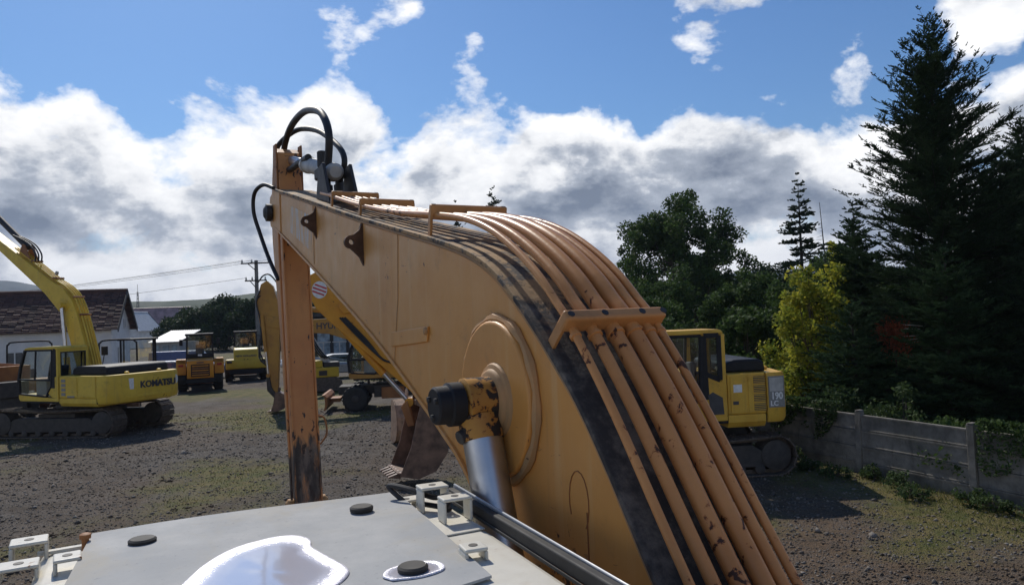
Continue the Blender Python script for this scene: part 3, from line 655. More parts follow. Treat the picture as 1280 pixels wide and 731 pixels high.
# rain water lying on the plate
out = [(.03, 1.55), (.055, 1.70), (.09, 1.80), (.14, 1.90), (.20, 1.973), (.26, 2.005), (.312, 2.018), (.36, 2.0), (.384, 1.945), (.376, 1.88), (.385, 1.82), (.398, 1.75), (.412, 1.67), (.398, 1.62), (.36, 1.57), (.30, 1.52), (.2, 1.47), (.1, 1.46), (.05, 1.49)]
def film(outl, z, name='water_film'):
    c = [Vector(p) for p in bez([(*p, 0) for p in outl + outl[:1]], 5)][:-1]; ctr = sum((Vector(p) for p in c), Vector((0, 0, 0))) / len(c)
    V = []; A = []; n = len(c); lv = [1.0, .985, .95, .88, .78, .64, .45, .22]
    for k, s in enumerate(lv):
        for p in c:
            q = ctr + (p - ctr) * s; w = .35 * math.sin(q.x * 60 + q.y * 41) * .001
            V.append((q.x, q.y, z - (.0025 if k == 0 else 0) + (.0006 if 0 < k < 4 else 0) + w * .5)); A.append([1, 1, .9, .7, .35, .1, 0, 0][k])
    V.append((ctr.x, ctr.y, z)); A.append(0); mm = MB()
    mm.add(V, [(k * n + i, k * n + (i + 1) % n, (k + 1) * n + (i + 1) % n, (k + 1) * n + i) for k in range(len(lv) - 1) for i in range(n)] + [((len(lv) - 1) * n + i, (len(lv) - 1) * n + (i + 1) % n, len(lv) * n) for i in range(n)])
    o = obj(name, mm, 'wet_film_sky_sheen', plate, sharp=180)
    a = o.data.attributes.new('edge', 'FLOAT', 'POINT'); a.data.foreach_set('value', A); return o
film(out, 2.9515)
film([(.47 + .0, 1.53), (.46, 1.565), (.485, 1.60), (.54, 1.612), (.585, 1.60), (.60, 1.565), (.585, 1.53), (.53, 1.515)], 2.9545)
# U-brackets of white sheet steel
def u_bracket(x, y, z, w, d, h, rz=0.0, hole=True):
    m = MB(); t = .009
    m.box(-w / 2, w / 2, -d / 2, d / 2, h - t, h); m.box(-w / 2, -w / 2 + t, -d / 2, d / 2, 0, h - t); m.box(w / 2 - t, w / 2, -d / 2, d / 2, 0, h - t)
    o = obj('bracket', m, 'cab_white', cab, .004, 2, loc=(x, y, z), rz=rz)
    if hole:
        m = MB(); m.lathe([(.011, 0), (.011, .0012)], (0, 0, h), (0, 0, 1), 16); obj('bolt_hole', m, 'dark_steel', o)
    return o
u_bracket(.787, 2.125, 2.926, .086, .066, .074, -.05); u_bracket(.790, 1.955, 2.932, .086, .060, .068, -.05)
u_bracket(.688, 1.600, 2.941, .056, .060, .030, -.1); u_bracket(.735, 2.22, 2.926, .06, .05, .02)
u_bracket(-.258, 2.30, 2.915, .085, .075, .055, .06); u_bracket(-.262, 2.135, 2.915, .085, .075, .040, .05); u_bracket(-.160, 2.115, 2.926, .060, .07, .036, .08)
m = MB(); m.tube(bez([(.73, 2.20, 2.935), (.69, 2.25, 2.985), (.73, 2.18, 2.985), (.785, 2.11, 2.965), (.815, 2.05, 2.98), (.785, 2.02, 2.95), (.81, 2.06, 2.94), (.75, 2.15, 2.945)], 8), .008, 8); obj('wire_loop', m, 'hose_rubber', cab)
m = MB(); m.lathe([(.009, 0), (.009, .03), (.014, .031), (.014, .042), (.008, .045)], (-.13, 2.26, 2.93), (0, 0, 1), 10); obj('bolt', m, 'rust_orange', cab)
m = MB(); m.bar((-.24, 2.29, 2.932), (-.12, 2.30, 2.932), .02, .008); obj('strip', m, 'cab_white', cab)
# drip rail along the roof edge next to the boom
ra, rb = Vector((.790, .56)), Vector((.884, 2.22))
m = MB(); m.bar((ra.x, ra.y, 2.955), (rb.x, rb.y, 2.943), .024, .036); obj('drip_rail', m, 'rubber', cab, .006, 2)
m = MB(); m.bar((ra.x + .017, ra.y, 2.955), (rb.x + .017, rb.y + .01, 2.955), .008, .030); obj('drip_rail_edge', m, 'rail_alloy', cab, .004, 2)
m = MB(); m.bar((ra.x - .016, ra.y, 2.931), (rb.x - .016, rb.y, 2.931), .006, .010); obj('seal_strip', m, 'rubber', cab, .003, 1)

# ---- boom
TOP = [(6.50, 4.645), (5.6, 4.445), (4.82, 4.265), (3.94, 4.062), (3.14, 3.888), (2.80, 3.815), (2.55, 3.757), (2.38, 3.706), (2.24, 3.645), (2.12, 3.570), (2.00, 3.483), (1.88, 3.385), (1.74, 3.255), (1.60, 3.09), (1.41, 2.84), (1.0, 2.32), (.55, 1.76)]
BOT = [(.78, 1.60), (1.4, 2.02), (1.9, 2.38), (2.3, 2.74), (2.55, 2.95), (2.75, 3.05), (2.95, 3.135), (3.65, 3.415), (4.97, 3.85), (6.50, 4.33)]
def top_z(f):
    for (a, za), (b, zb) in zip(TOP, TOP[1:]):
        if b <= f <= a: return zb + (za - zb) * (f - b) / (a - b)
BL = 1.08
def BRt(f): return 1.430 - .055 * sstep(3.0, 6.5, f)
T3 = [Vector(p) for p in bez([(*p, 0) for p in TOP], 4)]; B3 = [Vector(p) for p in bez([(*p, 0) for p in BOT], 3)]
boom_poly = [(p[0], p[1]) for p in T3] + [(p[0], p[1]) for p in B3]
n = len(boom_poly); m = MB()
m.add([(BL, f, z) for f, z in boom_poly] + [(BRt(f), f, z) for f, z in boom_poly], [tuple(range(n))[::-1], tuple(range(n, 2 * n))] + [(i, (i + 1) % n, n + (i + 1) % n, n + i) for i in range(n)])
boom = obj('boom', m, 'boom_paint', own, sharp=35)
def strip(curve, off0, off1, xl, xr, name, mat, parent, bev=.004):
    """a plate following a curve in the boom plane, from off0 to off1 along the outward normal"""
    V = []; F = []; k = len(curve)
    for i, p in enumerate(curve):
        t = (curve[min(i + 1, k - 1)] - curve[max(i - 1, 0)]); t = Vector((t.x, t.y)).normalized(); nn = Vector((t.y, -t.x))
        if nn.y < 0 and name == 'top_plate': nn = -nn
        if name == 'bottom_plate' and nn.y > 0: nn = -nn
        a = Vector((p.x, p.y)) + nn * off0; b = Vector((p.x, p.y)) + nn * off1; r = BRt(p.x) + xr
        V += [(BL - xl, *a), (r, *a), (r, *b), (BL - xl, *b)]
    for i in range(k - 1):
        for q in range(4): F.append((i * 4 + q, i * 4 + (q + 1) % 4, (i + 1) * 4 + (q + 1) % 4, (i + 1) * 4 + q))
    F += [(3, 2, 1, 0), tuple((k - 1) * 4 + q for q in range(4))]
    mm = MB(); mm.add(V, F); return obj(name, mm, mat, parent, bev, 2)
strip(T3, -.004, .014, .012, .012, 'top_plate', 'boom_top_grime', boom)
strip(B3, -.004, .014, .014, .014, 'bottom_plate', 'boom_paint', boom)
m = MB(); m.tube([(BL - .004, p.x, p.y - .012) for p in T3], .007, 6); obj('weld_seam', m, 'weld_paint', boom)
m = MB(); m.tube([(BL, 3.25, top_z(3.25) - .01), (BL, 3.28, 3.6), (BL, 3.36, 3.31)], .004, 6); obj('weld_seam', m, 'weld_paint', boom)
m = MB(); m.tube([(BL, 5.02, top_z(5.02) - .01), (BL, 5.04, 3.9)], .005, 6); obj('weld_seam', m, 'weld_paint', boom)
m = MB(); m.prism([(3.38, 3.375), (2.90, 3.405), (2.88, 3.47), (3.37, 3.445)], BL - .010, BL); obj('side_patch', m, 'boom_paint', boom, .004, 2)
m = MB(); m.lathe([(.018, 0), (.014, .008), (.002, .012)], (BL - .010, 2.90, 3.45), (-1, 0, 0), 10); obj('bolt', m, 'weld_paint', boom)
# reinforcing disc with weld and the cylinder pin boss
DC = (2.235, 3.225)
m = MB(); dp = circle(DC[0], DC[1], .262, n=40); m.prism(dp, BL - .032, BL); obj('reinforcing_disc', m, 'boom_paint', boom, .012, 3)
m = MB(); m.tube([(BL - .006, DC[0] + .268 * math.cos(R(a)), DC[1] + .268 * math.sin(R(a))) for a in range(0, 361, 9)], [.017 + .004 * math.sin(a * 1.9) for a in range(0, 361, 9)], 8); obj('weld_bead', m, 'weld_paint', boom)
PE = (2.205, 3.225)
m = MB(); m.lathe([(.125, 0), (.118, .010), (.104, .014), (.100, .022), (.092, .027), (.02, .028)], (BL - .031, *PE), (-1, 0, 0), 32); obj('pin_boss', m, 'weld_paint', boom)
m = MB(); m.tube([(BL - .001, 1.76 + .05 * math.cos(R(a)), 2.98 + .085 * math.sin(R(a))) for a in range(-30, 250, 20)], .0018, 5); m.tube([(BL - .001, 1.72, 2.96), (BL - .001, 1.72, 2.80)], .0022, 5); obj('scratch', m, 'rust_orange', boom)
# lifting lugs on the side
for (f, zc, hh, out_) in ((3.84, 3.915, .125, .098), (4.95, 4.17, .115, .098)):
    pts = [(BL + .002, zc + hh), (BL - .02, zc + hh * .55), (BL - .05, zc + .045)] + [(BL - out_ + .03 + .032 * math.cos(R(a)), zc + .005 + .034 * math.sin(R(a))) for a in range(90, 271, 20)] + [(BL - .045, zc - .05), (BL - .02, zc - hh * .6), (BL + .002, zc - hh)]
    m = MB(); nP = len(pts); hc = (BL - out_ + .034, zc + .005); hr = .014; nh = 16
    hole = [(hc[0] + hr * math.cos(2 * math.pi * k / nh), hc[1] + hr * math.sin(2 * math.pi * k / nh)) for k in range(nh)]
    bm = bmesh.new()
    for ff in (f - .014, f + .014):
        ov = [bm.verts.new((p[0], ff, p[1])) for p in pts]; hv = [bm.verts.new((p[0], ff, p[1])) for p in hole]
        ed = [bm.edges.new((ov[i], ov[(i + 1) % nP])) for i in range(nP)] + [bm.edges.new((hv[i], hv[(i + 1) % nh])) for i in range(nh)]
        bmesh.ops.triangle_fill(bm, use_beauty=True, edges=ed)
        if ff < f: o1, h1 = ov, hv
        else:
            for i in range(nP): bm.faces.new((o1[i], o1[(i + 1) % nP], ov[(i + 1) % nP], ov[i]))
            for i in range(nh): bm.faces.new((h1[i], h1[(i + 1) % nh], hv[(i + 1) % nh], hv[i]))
    bmesh.ops.recalc_face_normals(bm, faces=bm.faces); me = bpy.data.meshes.new('lifting_lug'); bm.to_mesh(me); bm.free(); me.materials.append(MATS['lug_shaded_rust'])
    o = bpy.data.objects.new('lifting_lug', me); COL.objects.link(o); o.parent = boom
# worn blue lettering near the tip
m = MB(); m.prism([(5.85, 4.42), (5.10, 4.235), (5.10, 3.985), (5.85, 4.21)], BL - .0015, BL); obj('worn_print', m, 'faded_blue_print', boom)
# hydraulic pipes
PATH = [(5.05, 4.385), (4.6, 4.285), (4.02, 4.145), (3.4, 4.015), (2.85, 3.925), (2.55, 3.868), (2.33, 3.800), (2.15, 3.715), (2.0, 3.62), (1.90, 3.535), (1.82, 3.462), (1.62, 3.232), (1.35, 2.872), (.95, 2.36), (.62, 1.94)]
PX = [(1.112, .0125), (1.178, .0175), (1.249, .0240), (1.318, .0250), (1.372, .0165), (1.413, .0125)]
for k, (px_, pr) in enumerate(PX):
    cpath = []
    for p in bez([(0, *p) for p in PATH[(0 if k in (1, 2, 3, 4) else 1):]], 6):
        f = p.y; sq = sstep(2.4, 4.5, f); x = px_ + (1.105 + k * .044 - px_) * sq; cpath.append((x, f, p.z + (.004 if k in (0, 5) else 0)))
    m = MB(); m.tube(cpath, [pr - .006 * sstep(2.5, 4.2, p[1]) if pr > .02 else pr - .001 * sstep(2.5, 4.2, p[1]) for p in cpath], 14); obj('hydraulic_pipe', m, 'pipe_paint', boom, sharp=60)
    # collars where a pipe passes the main clamp
    i = min(range(len(cpath)), key=lambda q: abs(cpath[q][1] - 1.80)); a, b = Vector(cpath[i]), Vector(cpath[i + 1]); d = (b - a).normalized()
    m = MB(); m.lathe([(pr + .001, 0), (pr + .005, .002), (pr + .005, .012), (pr + .001, .014)], Vector((cpath[i][0], 1.808, 3.449)) + d * .012, d, 16); obj('pipe_collar', m, 'pipe_paint', boom)
def clamp(f, z, tx, xa, xb, w, h, off, legs, bolts, name='pipe_clamp'):
    t = Vector((0, *tx)).normalized(); nn = Vector((0, -t.z, t.y)); nn = nn if nn.z > 0 else -nn
    c = Vector((0, f, z)) + nn * off
    m = MB(); m.bar((xa, c.y, c.z), (xb, c.y, c.z), w, h, nn); o = obj(name, m, 'clamp_paint', boom, min(w, h) * .28, 3)
    for x in legs:
        m = MB(); m.bar((x, c.y, c.z), Vector((x, c.y, c.z)) - nn * (off + .085), .012, w * .9, t); obj('clamp_leg', m, 'clamp_paint', boom, .002, 1)
    for x in bolts:
        m = MB(); m.lathe([(.011, 0), (.011, .002), (.007, .0025)], Vector((x, c.y, c.z)) + nn * (h / 2 - .001), nn, 14); obj('bolt', m, 'dark_steel', boom)
clamp(1.825, 3.468, (-.67, -.74), 1.078, 1.432, .040, .062, .016, (1.086, 1.424), (1.098, 1.213, 1.346, 1.424))
clamp(2.85, 3.925, (-1, -.20), 1.085, 1.435, .030, .050, .022, (1.09, 1.43), (1.10, 1.42))
clamp(3.92, 4.125, (-1, -.22), 1.09, 1.40, .030, .035, .026, (1.095, 1.395), (1.11, 1.385))
clamp(4.55, 4.274, (-1, -.23), 1.09, 1.39, .030, .030, .024, (1.095, 1.385), (1.11, 1.375))
# ---- boom cylinders either side
for xc, sg in ((.978, -1), (1.548, 1)):
    cyl = empty('boom_cylinder', (0, 0, 0), 0, own)
    A = Vector((xc, *PE)); B = Vector((xc, 1.62, 1.55)); d = (B - A).normalized()
    m = MB(); m.lathe([(.068, -.052), (.080, -.046), (.080, .046), (.068, .052)], A, (1, 0, 0), 28); m.tube([A + d * .05, A + d * .125], [.070, .068], 24); obj('rod_eye', m, 'rust_orange' if 0 else 'eye_paint', cyl)
    m = MB(); m.tube([A + d * .12, A + d * .95], .064, 28); obj('rod', m, 'chrome', cyl)
    m = MB(); m.lathe([(.085, 0), (.085, .06), (.08, .061), (.08, .72)], A + d * .93, d, 28); obj('barrel', m, 'boom_paint', cyl)
    m = MB(); m.lathe([(.05, 0), (.070, .004), (.070, .045), (.062, .050), (.060, .088), (.054, .094), (.012, .095)], A + Vector((sg * .054, 0, 0)), (sg, 0, 0), 28); cp = obj('pin_cap', m, 'black_paint', cyl)
    for a in (30, 150, 270):
        m = MB(); m.lathe([(.010, 0), (.010, .008), (.004, .01)], A + Vector((sg * .148, .036 * math.cos(R(a)), .036 * math.sin(R(a)))), (sg, 0, 0), 6); obj('bolt', m, 'dark_steel', cp)
    m = MB(); m.lathe([(.022, 0), (.022, .03), (.014, .034)], A + Vector((sg * .05, -.03, -.095)), (sg, -.2, -.3), 10); obj('grease_fitting', m, 'dark_steel', cyl)

# ---- arm hanging from the boom tip
XA, XB = 1.108, 1.300
AP = [(6.62, 5.035), (6.52, 4.98), (6.44, 4.62), (6.36, 4.36), (6.29, 3.9), (6.10, 2.3), (6.04, 1.86), (6.10, 1.78), (6.22, 1.80), (6.30, 1.92), (6.62, 3.4), (6.88, 4.25), (6.90, 4.55), (6.78, 4.88)]
m = MB(); m.prism(AP, XA, XB); arm = obj('arm', m, 'arm_paint', own, .008, 2)
for x in (XA - .004, XB + .004):    # welded edge flanges seen as thin ridges
    m = MB(); m.bar((x, 6.345, 4.30), (x, 6.065, 2.05), .014, .03, (0, 1, 0)); obj('edge_flange', m, 'arm_paint', arm, .003, 1)
m = MB(); m.tube(bez([(XA - .02, 6.40, 4.5), (XA - .03, 6.36, 4.1), (XA - .03, 6.27, 3.3), (XA - .03, 6.12, 2.1)], 6), .010, 8); obj('grease_line', m, 'arm_paint', arm)
m = MB(); m.prism([(6.50, 5.05), (6.62, 5.06), (6.70, 4.70), (6.47, 4.62)], XA - .016, XA - .002); m.prism([(6.50, 5.05), (6.62, 5.06), (6.70, 4.70), (6.47, 4.62)], XB + .002, XB + .016); obj('head_plate', m, 'rust_orange', arm, .004, 1)
for z, f, r in ((2.05, 6.17, .050), (4.47, 6.62, .075)):
    m = MB(); m.lathe([(r * .7, 0), (r, .008), (r, .05), (r * .8, .055), (r * .5, .07)], (XA - (.001 if z < 3 else .04), f, z), (-1, 0, 0), 18); obj('pin', m, 'weld_paint' if z < 3 else 'dark_steel', arm)
    m = MB(); m.lathe([(r * .7, 0), (r, .008), (r, .05), (r * .8, .055), (r * .5, .07)], (XB + (.001 if z < 3 else .04), f, z), (1, 0, 0), 18); obj('pin', m, 'weld_paint' if z < 3 else 'dark_steel', arm)
m = MB(); m.tube(bez([(XB + .01, 6.14, 2.75), (XB + .06, 6.14, 2.72), (XB + .07, 6.12, 2.6), (XB + .012, 6.1, 2.52)], 6), .008, 8); obj('grease_line', m, 'rust_orange', arm)
for zz_, ff_ in ((2.02, 6.05), (1.97, 6.05)):
    m = MB(); m.lathe([(.014, 0), (.014, .03), (.006, .034)], (XA - .03, ff_, zz_), (-.4, -1, 0), 8); obj('bolt', m, 'hub_white', arm)
# fork cheeks of the boom tip
for x in (1.070, 1.355):
    m = MB(); m.prism([(6.25, 4.60), (6.50, 4.655), (6.72, 4.62), (6.78, 4.48), (6.72, 4.36), (6.50, 4.315), (6.25, 4.26)], x, x + .022); obj('fork_cheek', m, 'boom_paint', boom, .004, 1)
# ---- arm cylinder on top of the boom
ac = empty('arm_cylinder', (0, 0, 0), 0, own); A = Vector((1.235, 5.02, 4.53)); B = Vector((1.235, 6.58, 4.93)); d = (B - A).normalized()
m = MB(); m.lathe([(.04, -.02), (.060, 0), (.060, .86), (.070, .862), (.070, .91), (.062, .93), (.04, .935)], A, d, 24); obj('barrel', m, 'hub_white', ac)
m = MB(); m.tube([A + d * .93, B], .042, 20); obj('rod', m, 'chrome', ac)
m = MB(); m.lathe([(.06, -.07), (.07, -.065), (.07, .065), (.06, .07)], B, (1, 0, 0), 20); obj('rod_eye', m, 'dark_steel', ac)
for x in (1.135, 1.318):
    m = MB(); m.prism([(4.78, 4.275), (5.18, 4.365), (5.09, 4.57), (4.97, 4.58)], x, x + .022); obj('mount_plate', m, 'dark_steel', ac, .004, 1)
m = MB(); m.box(1.16, 1.315, 5.12, 5.34, 4.52, 4.60); m.lathe([(.035, 0), (.035, .12)], (1.2, 5.25, 4.60), (0, 0, 1), 12); obj('valve_block', m, 'dark_steel', ac, .01, 1)
m = MB(); m.lathe([(.045, 0), (.045, .05), (.032, .055), (.032, .10)], (1.20, 5.13, 4.40), (0, .15, 1), 12); m.lathe([(.045, 0), (.045, .05), (.032, .055), (.032, .10)], (1.36, 5.40, 4.46), (0, .15, 1), 12); obj('hose_fitting', m, 'dark_steel', ac)
m = MB(); m.tube(bez([(1.2, 5.16, 4.44), (1.2, 5.06, 4.62), (1.2, 5.02, 4.78), (1.2, 5.14, 4.93), (1.2, 5.36, 5.04), (1.2, 5.81, 5.15), (1.2, 6.30, 5.17), (1.2, 6.62, 5.10), (1.2, 6.72, 4.98), (1.2, 6.55, 4.84), (1.2, 6.1, 4.80), (1.2, 5.7, 4.77)], 8), .027, 12); obj('hose', m, 'hose_rubber', ac, sharp=60)
m = MB(); m.tube(bez([(1.36, 5.42, 4.53), (1.36, 5.26, 4.62), (1.36, 5.28, 4.72), (1.34, 5.45, 4.84), (1.31, 5.85, 5.02), (1.27, 6.35, 5.15), (1.22, 6.70, 5.16), (1.17, 6.85, 5.10), (1.16, 6.84, 4.98), (1.18, 6.72, 4.87), (1.2, 6.5, 4.80)], 8), .022, 12); obj('hose', m, 'hose_rubber', ac, sharp=60)
m = MB(); m.tube(bez([(1.06, 6.46, 4.66), (1.0, 6.62, 4.71), (.95, 6.78, 4.66), (.945, 6.82, 4.50), (.99, 6.78, 4.30), (1.03, 6.62, 4.08), (1.075, 6.44, 3.88)], 8), .017, 10); obj('hose', m, 'hose_rubber', arm, sharp=60)
m = MB(); m.lathe([(.02, 0), (.036, .004), (.036, .04), (.02, .05)], (1.062, 6.62, 4.47), (-1, 0, 0), 14); obj('pin', m, 'black_paint', boom)

# ================================================================== OTHER MACHINES
def make_cab(root, x0, x1, y0, y1, z0, z1, pm, door=.46):
    c = empty('cab', (0, 0, 0), 0, root); ys = y0 + (1 - door) * .40 * (y1 - y0) + .12
    zr = z1 - .10; t = .04
    m = MB(); m.prism([(y0 + .02, zr), (y0 + .04, z1 - .03), (y0 + .12, z1), (y1 - .55, z1), (y1 - .34, z1 - .04), (y1 - .26, zr)], x0, x1); obj('roof', m, pm, c, .03, 3)
    m = MB(); m.prism([(y0, z0), (y1 - .05, z0), (y1 + .02, z0 + .08), (y1 + .02, z0 + .22), (y0, z0 + .10)], x0 + .002, x1 - .002); obj('base_panel', m, pm, c, .015, 2)
    for xa in (x0, x1 - t):                                      # rear side quarter in body colour
        m = MB(); m.prism([(y0, z0 + .10), (ys, z0 + .13), (ys + .26, z0 + .30), (ys + .02, z0 + .62), (ys - .02, zr), (ys - .10, zr), (ys - .10, z0 + .95), (y0 + .1, z0 + .80), (y0 + .1, zr), (y0, zr)], xa, xa + t); obj('side_panel', m, pm, c, .01, 2)
        m = MB(); m.prism([(y0 + .1, z0 + .81), (ys - .11, z0 + .96), (ys - .11, zr), (y0 + .1, zr)], xa + .016, xa + .024); obj('window_pane', m, 'dark_glass', c)
        m = MB(); qf = [(y0 + .13, z0 + .84), (ys - .06, z0 + .98), (ys - .06, zr - .02), (y0 + .13, zr - .02)]; xo = xa - .004 if xa == x0 else xa + t + .004
        for a, b in zip(qf, qf[1:] + qf[:1]): m.bar((xo, *a), (xo, *b), .10, .012, (1, 0, 0))
        m.prism([(ys - .13, z0 + .45), (ys + .06, z0 + .45), (ys + .02, zr - .02), (ys - .10, zr - .02)], min(xo - .004, xo + .002), max(xo - .004, xo + .002)); obj('quarter_frame', m, 'black_paint', c)
        F1 = [(y1, z0 + .22), (y1 + .05, z0 + .75), (y1 - .06, z0 + 1.15), (y1 - .32, zr)]
        m = MB()
        for a, b in zip(F1, F1[1:]): m.bar((xa + t / 2, *a), (xa + t / 2, *b), .055, .07, (1, 0, 0))
        obj('front_pillar', m, 'black_paint', c, .01, 1)
        m = MB(); zt, zb, zm = zr - .02, z0 + .16, z0 + .72                  # black door frame
        pts = [(ys + .0, zt), (y1 - .36, zt), (y1 - .10, z0 + 1.14), (y1 + .0, z0 + .74), (y1 - .04, zb + .08), (ys + .34, zb), (ys + .06, z0 + .52)]
        for a, b in zip(pts, pts[1:] + pts[:1]): m.bar((xa + t / 2, *a), (xa + t / 2, *b), .06, .085, (1, 0, 0))
        m.bar((xa + t / 2, ys + .05, zm), (xa + t / 2, y1 - .01, zm + .02), .06, .10, (1, 0, 0)); m.bar((xa + t / 2, (ys + y1) / 2 + .06, zm), (xa + t / 2, (ys + y1) / 2 - .02, zt), .055, .05, (1, 0, 0))
        d = obj('door', m, 'black_paint', c, .012, 1)
        m = MB(); m.prism([(ys + .02, zm), (y1 - .02, zm), (y1 - .12, z0 + 1.14), (y1 - .37, zt), (ys, zt)], xa + .018, xa + .023); obj('window_pane', m, 'cab_glass', d)
        m = MB(); m.prism([(ys + .08, zm), (y1 - .02, zm), (y1 - .05, zb + .08), (ys + .34, zb), (ys + .08, z0 + .52)], xa + .018, xa + .023); obj('window_pane', m, 'cab_glass', d)
        m = MB(); m.bar((xa - .03, ys + .12, zm + .0), (xa - .03, ys + .12, zm + .3), .025, .025); obj('handle', m, 'black_paint', d)
    m = MB(); m.prism([(y1 - .33, zr - .01), (y1 - .08, z0 + 1.15), (y1 + .03, z0 + .75), (y1 - .02, z0 + .24), (y1 - .03, z0 + .24), (y1 + .02, z0 + .75), (y1 - .09, z0 + 1.15), (y1 - .34, zr - .01)], x0 + .06, x1 - .06); obj('front_pane', m, 'cab_glass', c)
    m = MB(); xm0, xm1 = x0 + .12, x1 - .12; zw0, zw1 = z0 + .86, zr - .10   # back wall with its window
    m.box(x0 + t, x1 - t, y0, y0 + .035, z0 + .1, zw0); m.box(x0 + t, x1 - t, y0, y0 + .035, zw1, zr); m.box(x0 + t, xm0, y0, y0 + .035, zw0, zw1); m.box(xm1, x1 - t, y0, y0 + .035, zw0, zw1); obj('back_wall', m, pm, c, .008, 1)
    m = MB(); m.box(xm0 - .02, xm1 + .02, y0 - .008, y0 - .001, zw0 - .02, zw0 + .02); m.box(xm0 - .02, xm1 + .02, y0 - .008, y0 - .001, zw1 - .02, zw1 + .02); m.box(xm0 - .02, xm0 + .02, y0 - .008, y0 - .001, zw0, zw1); m.box(xm1 - .02, xm1 + .02, y0 - .008, y0 - .001, zw0, zw1); obj('window_seal', m, 'rubber', c)
    m = MB(); m.box(xm0, xm1, y0 + .012, y0 + .018, zw0, zw1); obj('rear_window', m, 'dark_glass', c)
    xm = (x0 + x1) / 2; ym = (ys + y1) / 2 - .25
    m = MB(); m.box(xm - .25, xm + .25, ym - .3, ym + .22, z0 + .3, z0 + .55); m.prism([(ym - .3, z0 + .5), (ym - .18, z0 + .55), (ym - .28, z0 + 1.2), (ym - .4, z0 + 1.2)], xm - .23, xm + .23); obj('seat', m, 'seat_cloth', c, .04, 2)
    m = MB(); m.box(xm + .28, x1 - .08, ym - .3, ym + .4, z0 + .2, z0 + .75); m.box(x0 + .08, xm - .3, ym - .2, ym + .35, z0 + .2, z0 + .7); obj('console', m, 'decal_grey', c, .03, 1)
    return c
def counterweight(root, hw, yf, tail, z0, z1, pm, flat=.75, co=.75):
    pl = [(-hw, yf), (-hw, -tail + co), (-hw * .93, -tail + co * .5), (-hw * flat, -tail + .12), (-hw * .35, -tail + .02), (0, -tail), (hw * .35, -tail + .02), (hw * flat, -tail + .12), (hw * .93, -tail + co * .5), (hw, -tail + co), (hw, yf)]
    m = MB(); n = len(pl)
    prof = [(z0, .90), (z0 + .10, .985), (z0 + .35, 1.0), (z1 - .12, .995), (z1, .955)]
    V = []
    for z, s in prof: V += [(x * (1 - (1 - s) * .35), yf + (y - yf) * s, z) for x, y in pl]
    F = [(k * n + i, k * n + (i + 1) % n, (k + 1) * n + (i + 1) % n, (k + 1) * n + i) for k in range(len(prof) - 1) for i in range(n)] + [tuple(range(n))[::-1], tuple(range((len(prof) - 1) * n, len(prof) * n))]
    m.add(V, F); return obj('counterweight', m, pm, root, .025, 2, sharp=40)
def make_upper(root, hw, tail, zd, zt, yc0, pm, cabw, cab_y1, zcab, hood=(.0, .36), cwd=1.05, co=.75, hoodf=.10, quarter=.46):
    """deck, side bodies, hood and counterweight; the cab starts at yc0"""
    yf = -tail + cwd
    m = MB(); m.box(-hw + .03, hw - .03, yf + .01, cab_y1 - .15, zd, zd + .16); obj('deck', m, 'black_paint', root, .015, 1)
    m = MB(); m.prism([(-hw + .02, zd + .02), (-hw + .10, zd - .10), (hw - .10, zd - .10), (hw - .02, zd + .02), (hw - .02, zd + .17), (-hw + .02, zd + .17)], yf + .03, yc0 - .01, 'y'); obj('skirt', m, pm, root, .02, 2)
    m = MB(); m.box(-hw + .025, -hw + cabw, yf + .02, yc0 - .02, zd + .172, zt); b = obj('side_body', m, pm, root, .03, 3)
    L = yc0 - .02 - yf - .02
    m = MB(); m.box(-hw + .008, -hw + .026, yf + .06, yf + .02 + L * .46, zd + .22, zt - .06); d = obj('side_door', m, pm, root, .008, 2)
    m = MB(); m.box(-hw + .008, -hw + .026, yf + .04 + L * .50, yc0 - .08, zd + .22, zt - .06); d2 = obj('side_door', m, pm, root, .008, 2)
    m = MB(); m.box(hw - cabw, hw - .025, yf + .02, cab_y1 - .35, zd + .172, zt - .04); obj('tank_body', m, pm, root, .04, 3)
    m = MB(); m.box(-hw + cabw + .01, hw - cabw - .01, yf + .02, yc0 - .35, zd + .172, zt - .02); obj('engine_bay', m, 'black_paint', root, .02, 1)
    m = MB(); m.prism([(-tail + .45, zt + .002), (-tail + .50, zt + hood[1] * .8), (-tail + .62, zt + hood[1]), (yc0 - hoodf - .20, zt + hood[1]), (yc0 - hoodf, zt + hood[1] * .75), (yc0 - hoodf + .04, zt + .002)], -hw + .28, hw - .32); obj('engine_hood', m, 'black_paint', root, .06, 3)
    cw = counterweight(root, hw, yf, tail, zd - .02, zt, pm, co=co)
    for s in (-1, 1):
        m = MB(); m.lathe([(.05, 0), (.075, .02), (.075, .06), (.04, .085), (.01, .088)], (s * hw * .42, -tail + .30, zt - .001), (0, 0, 1), 14); obj('lift_eye', m, pm, cw)
    make_cab(root, -hw, -hw + cabw, yc0, cab_y1, zd + .06, zcab, pm, quarter)
    return d, d2, cw
def tube_cyl(root, A, B, rb, rr, split, pm, name):
    c = empty(name, (0, 0, 0), 0, root); A, B = Vector(A), Vector(B); M = A.lerp(B, split)
    m = MB(); m.tube([A, M], rb, 16); m.tube([M, M.lerp(B, .02)], rb * 1.12, 16); obj('barrel', m, pm, c, sharp=50)
    m = MB(); m.tube([M, B], rr, 14); obj('rod', m, 'chrome', c, sharp=50)
    m = MB(); m.lathe([(rb * 1.1, -rb), (rb * 1.1, rb)], B, (1, 0, 0), 14); obj('rod_eye', m, pm, c); return c
def box_boom(root, name, poly, x0, x1, pm, bev=.012):
    m = MB(); m.prism(poly, x0, x1); return obj(name, m, pm, root, bev, 2)
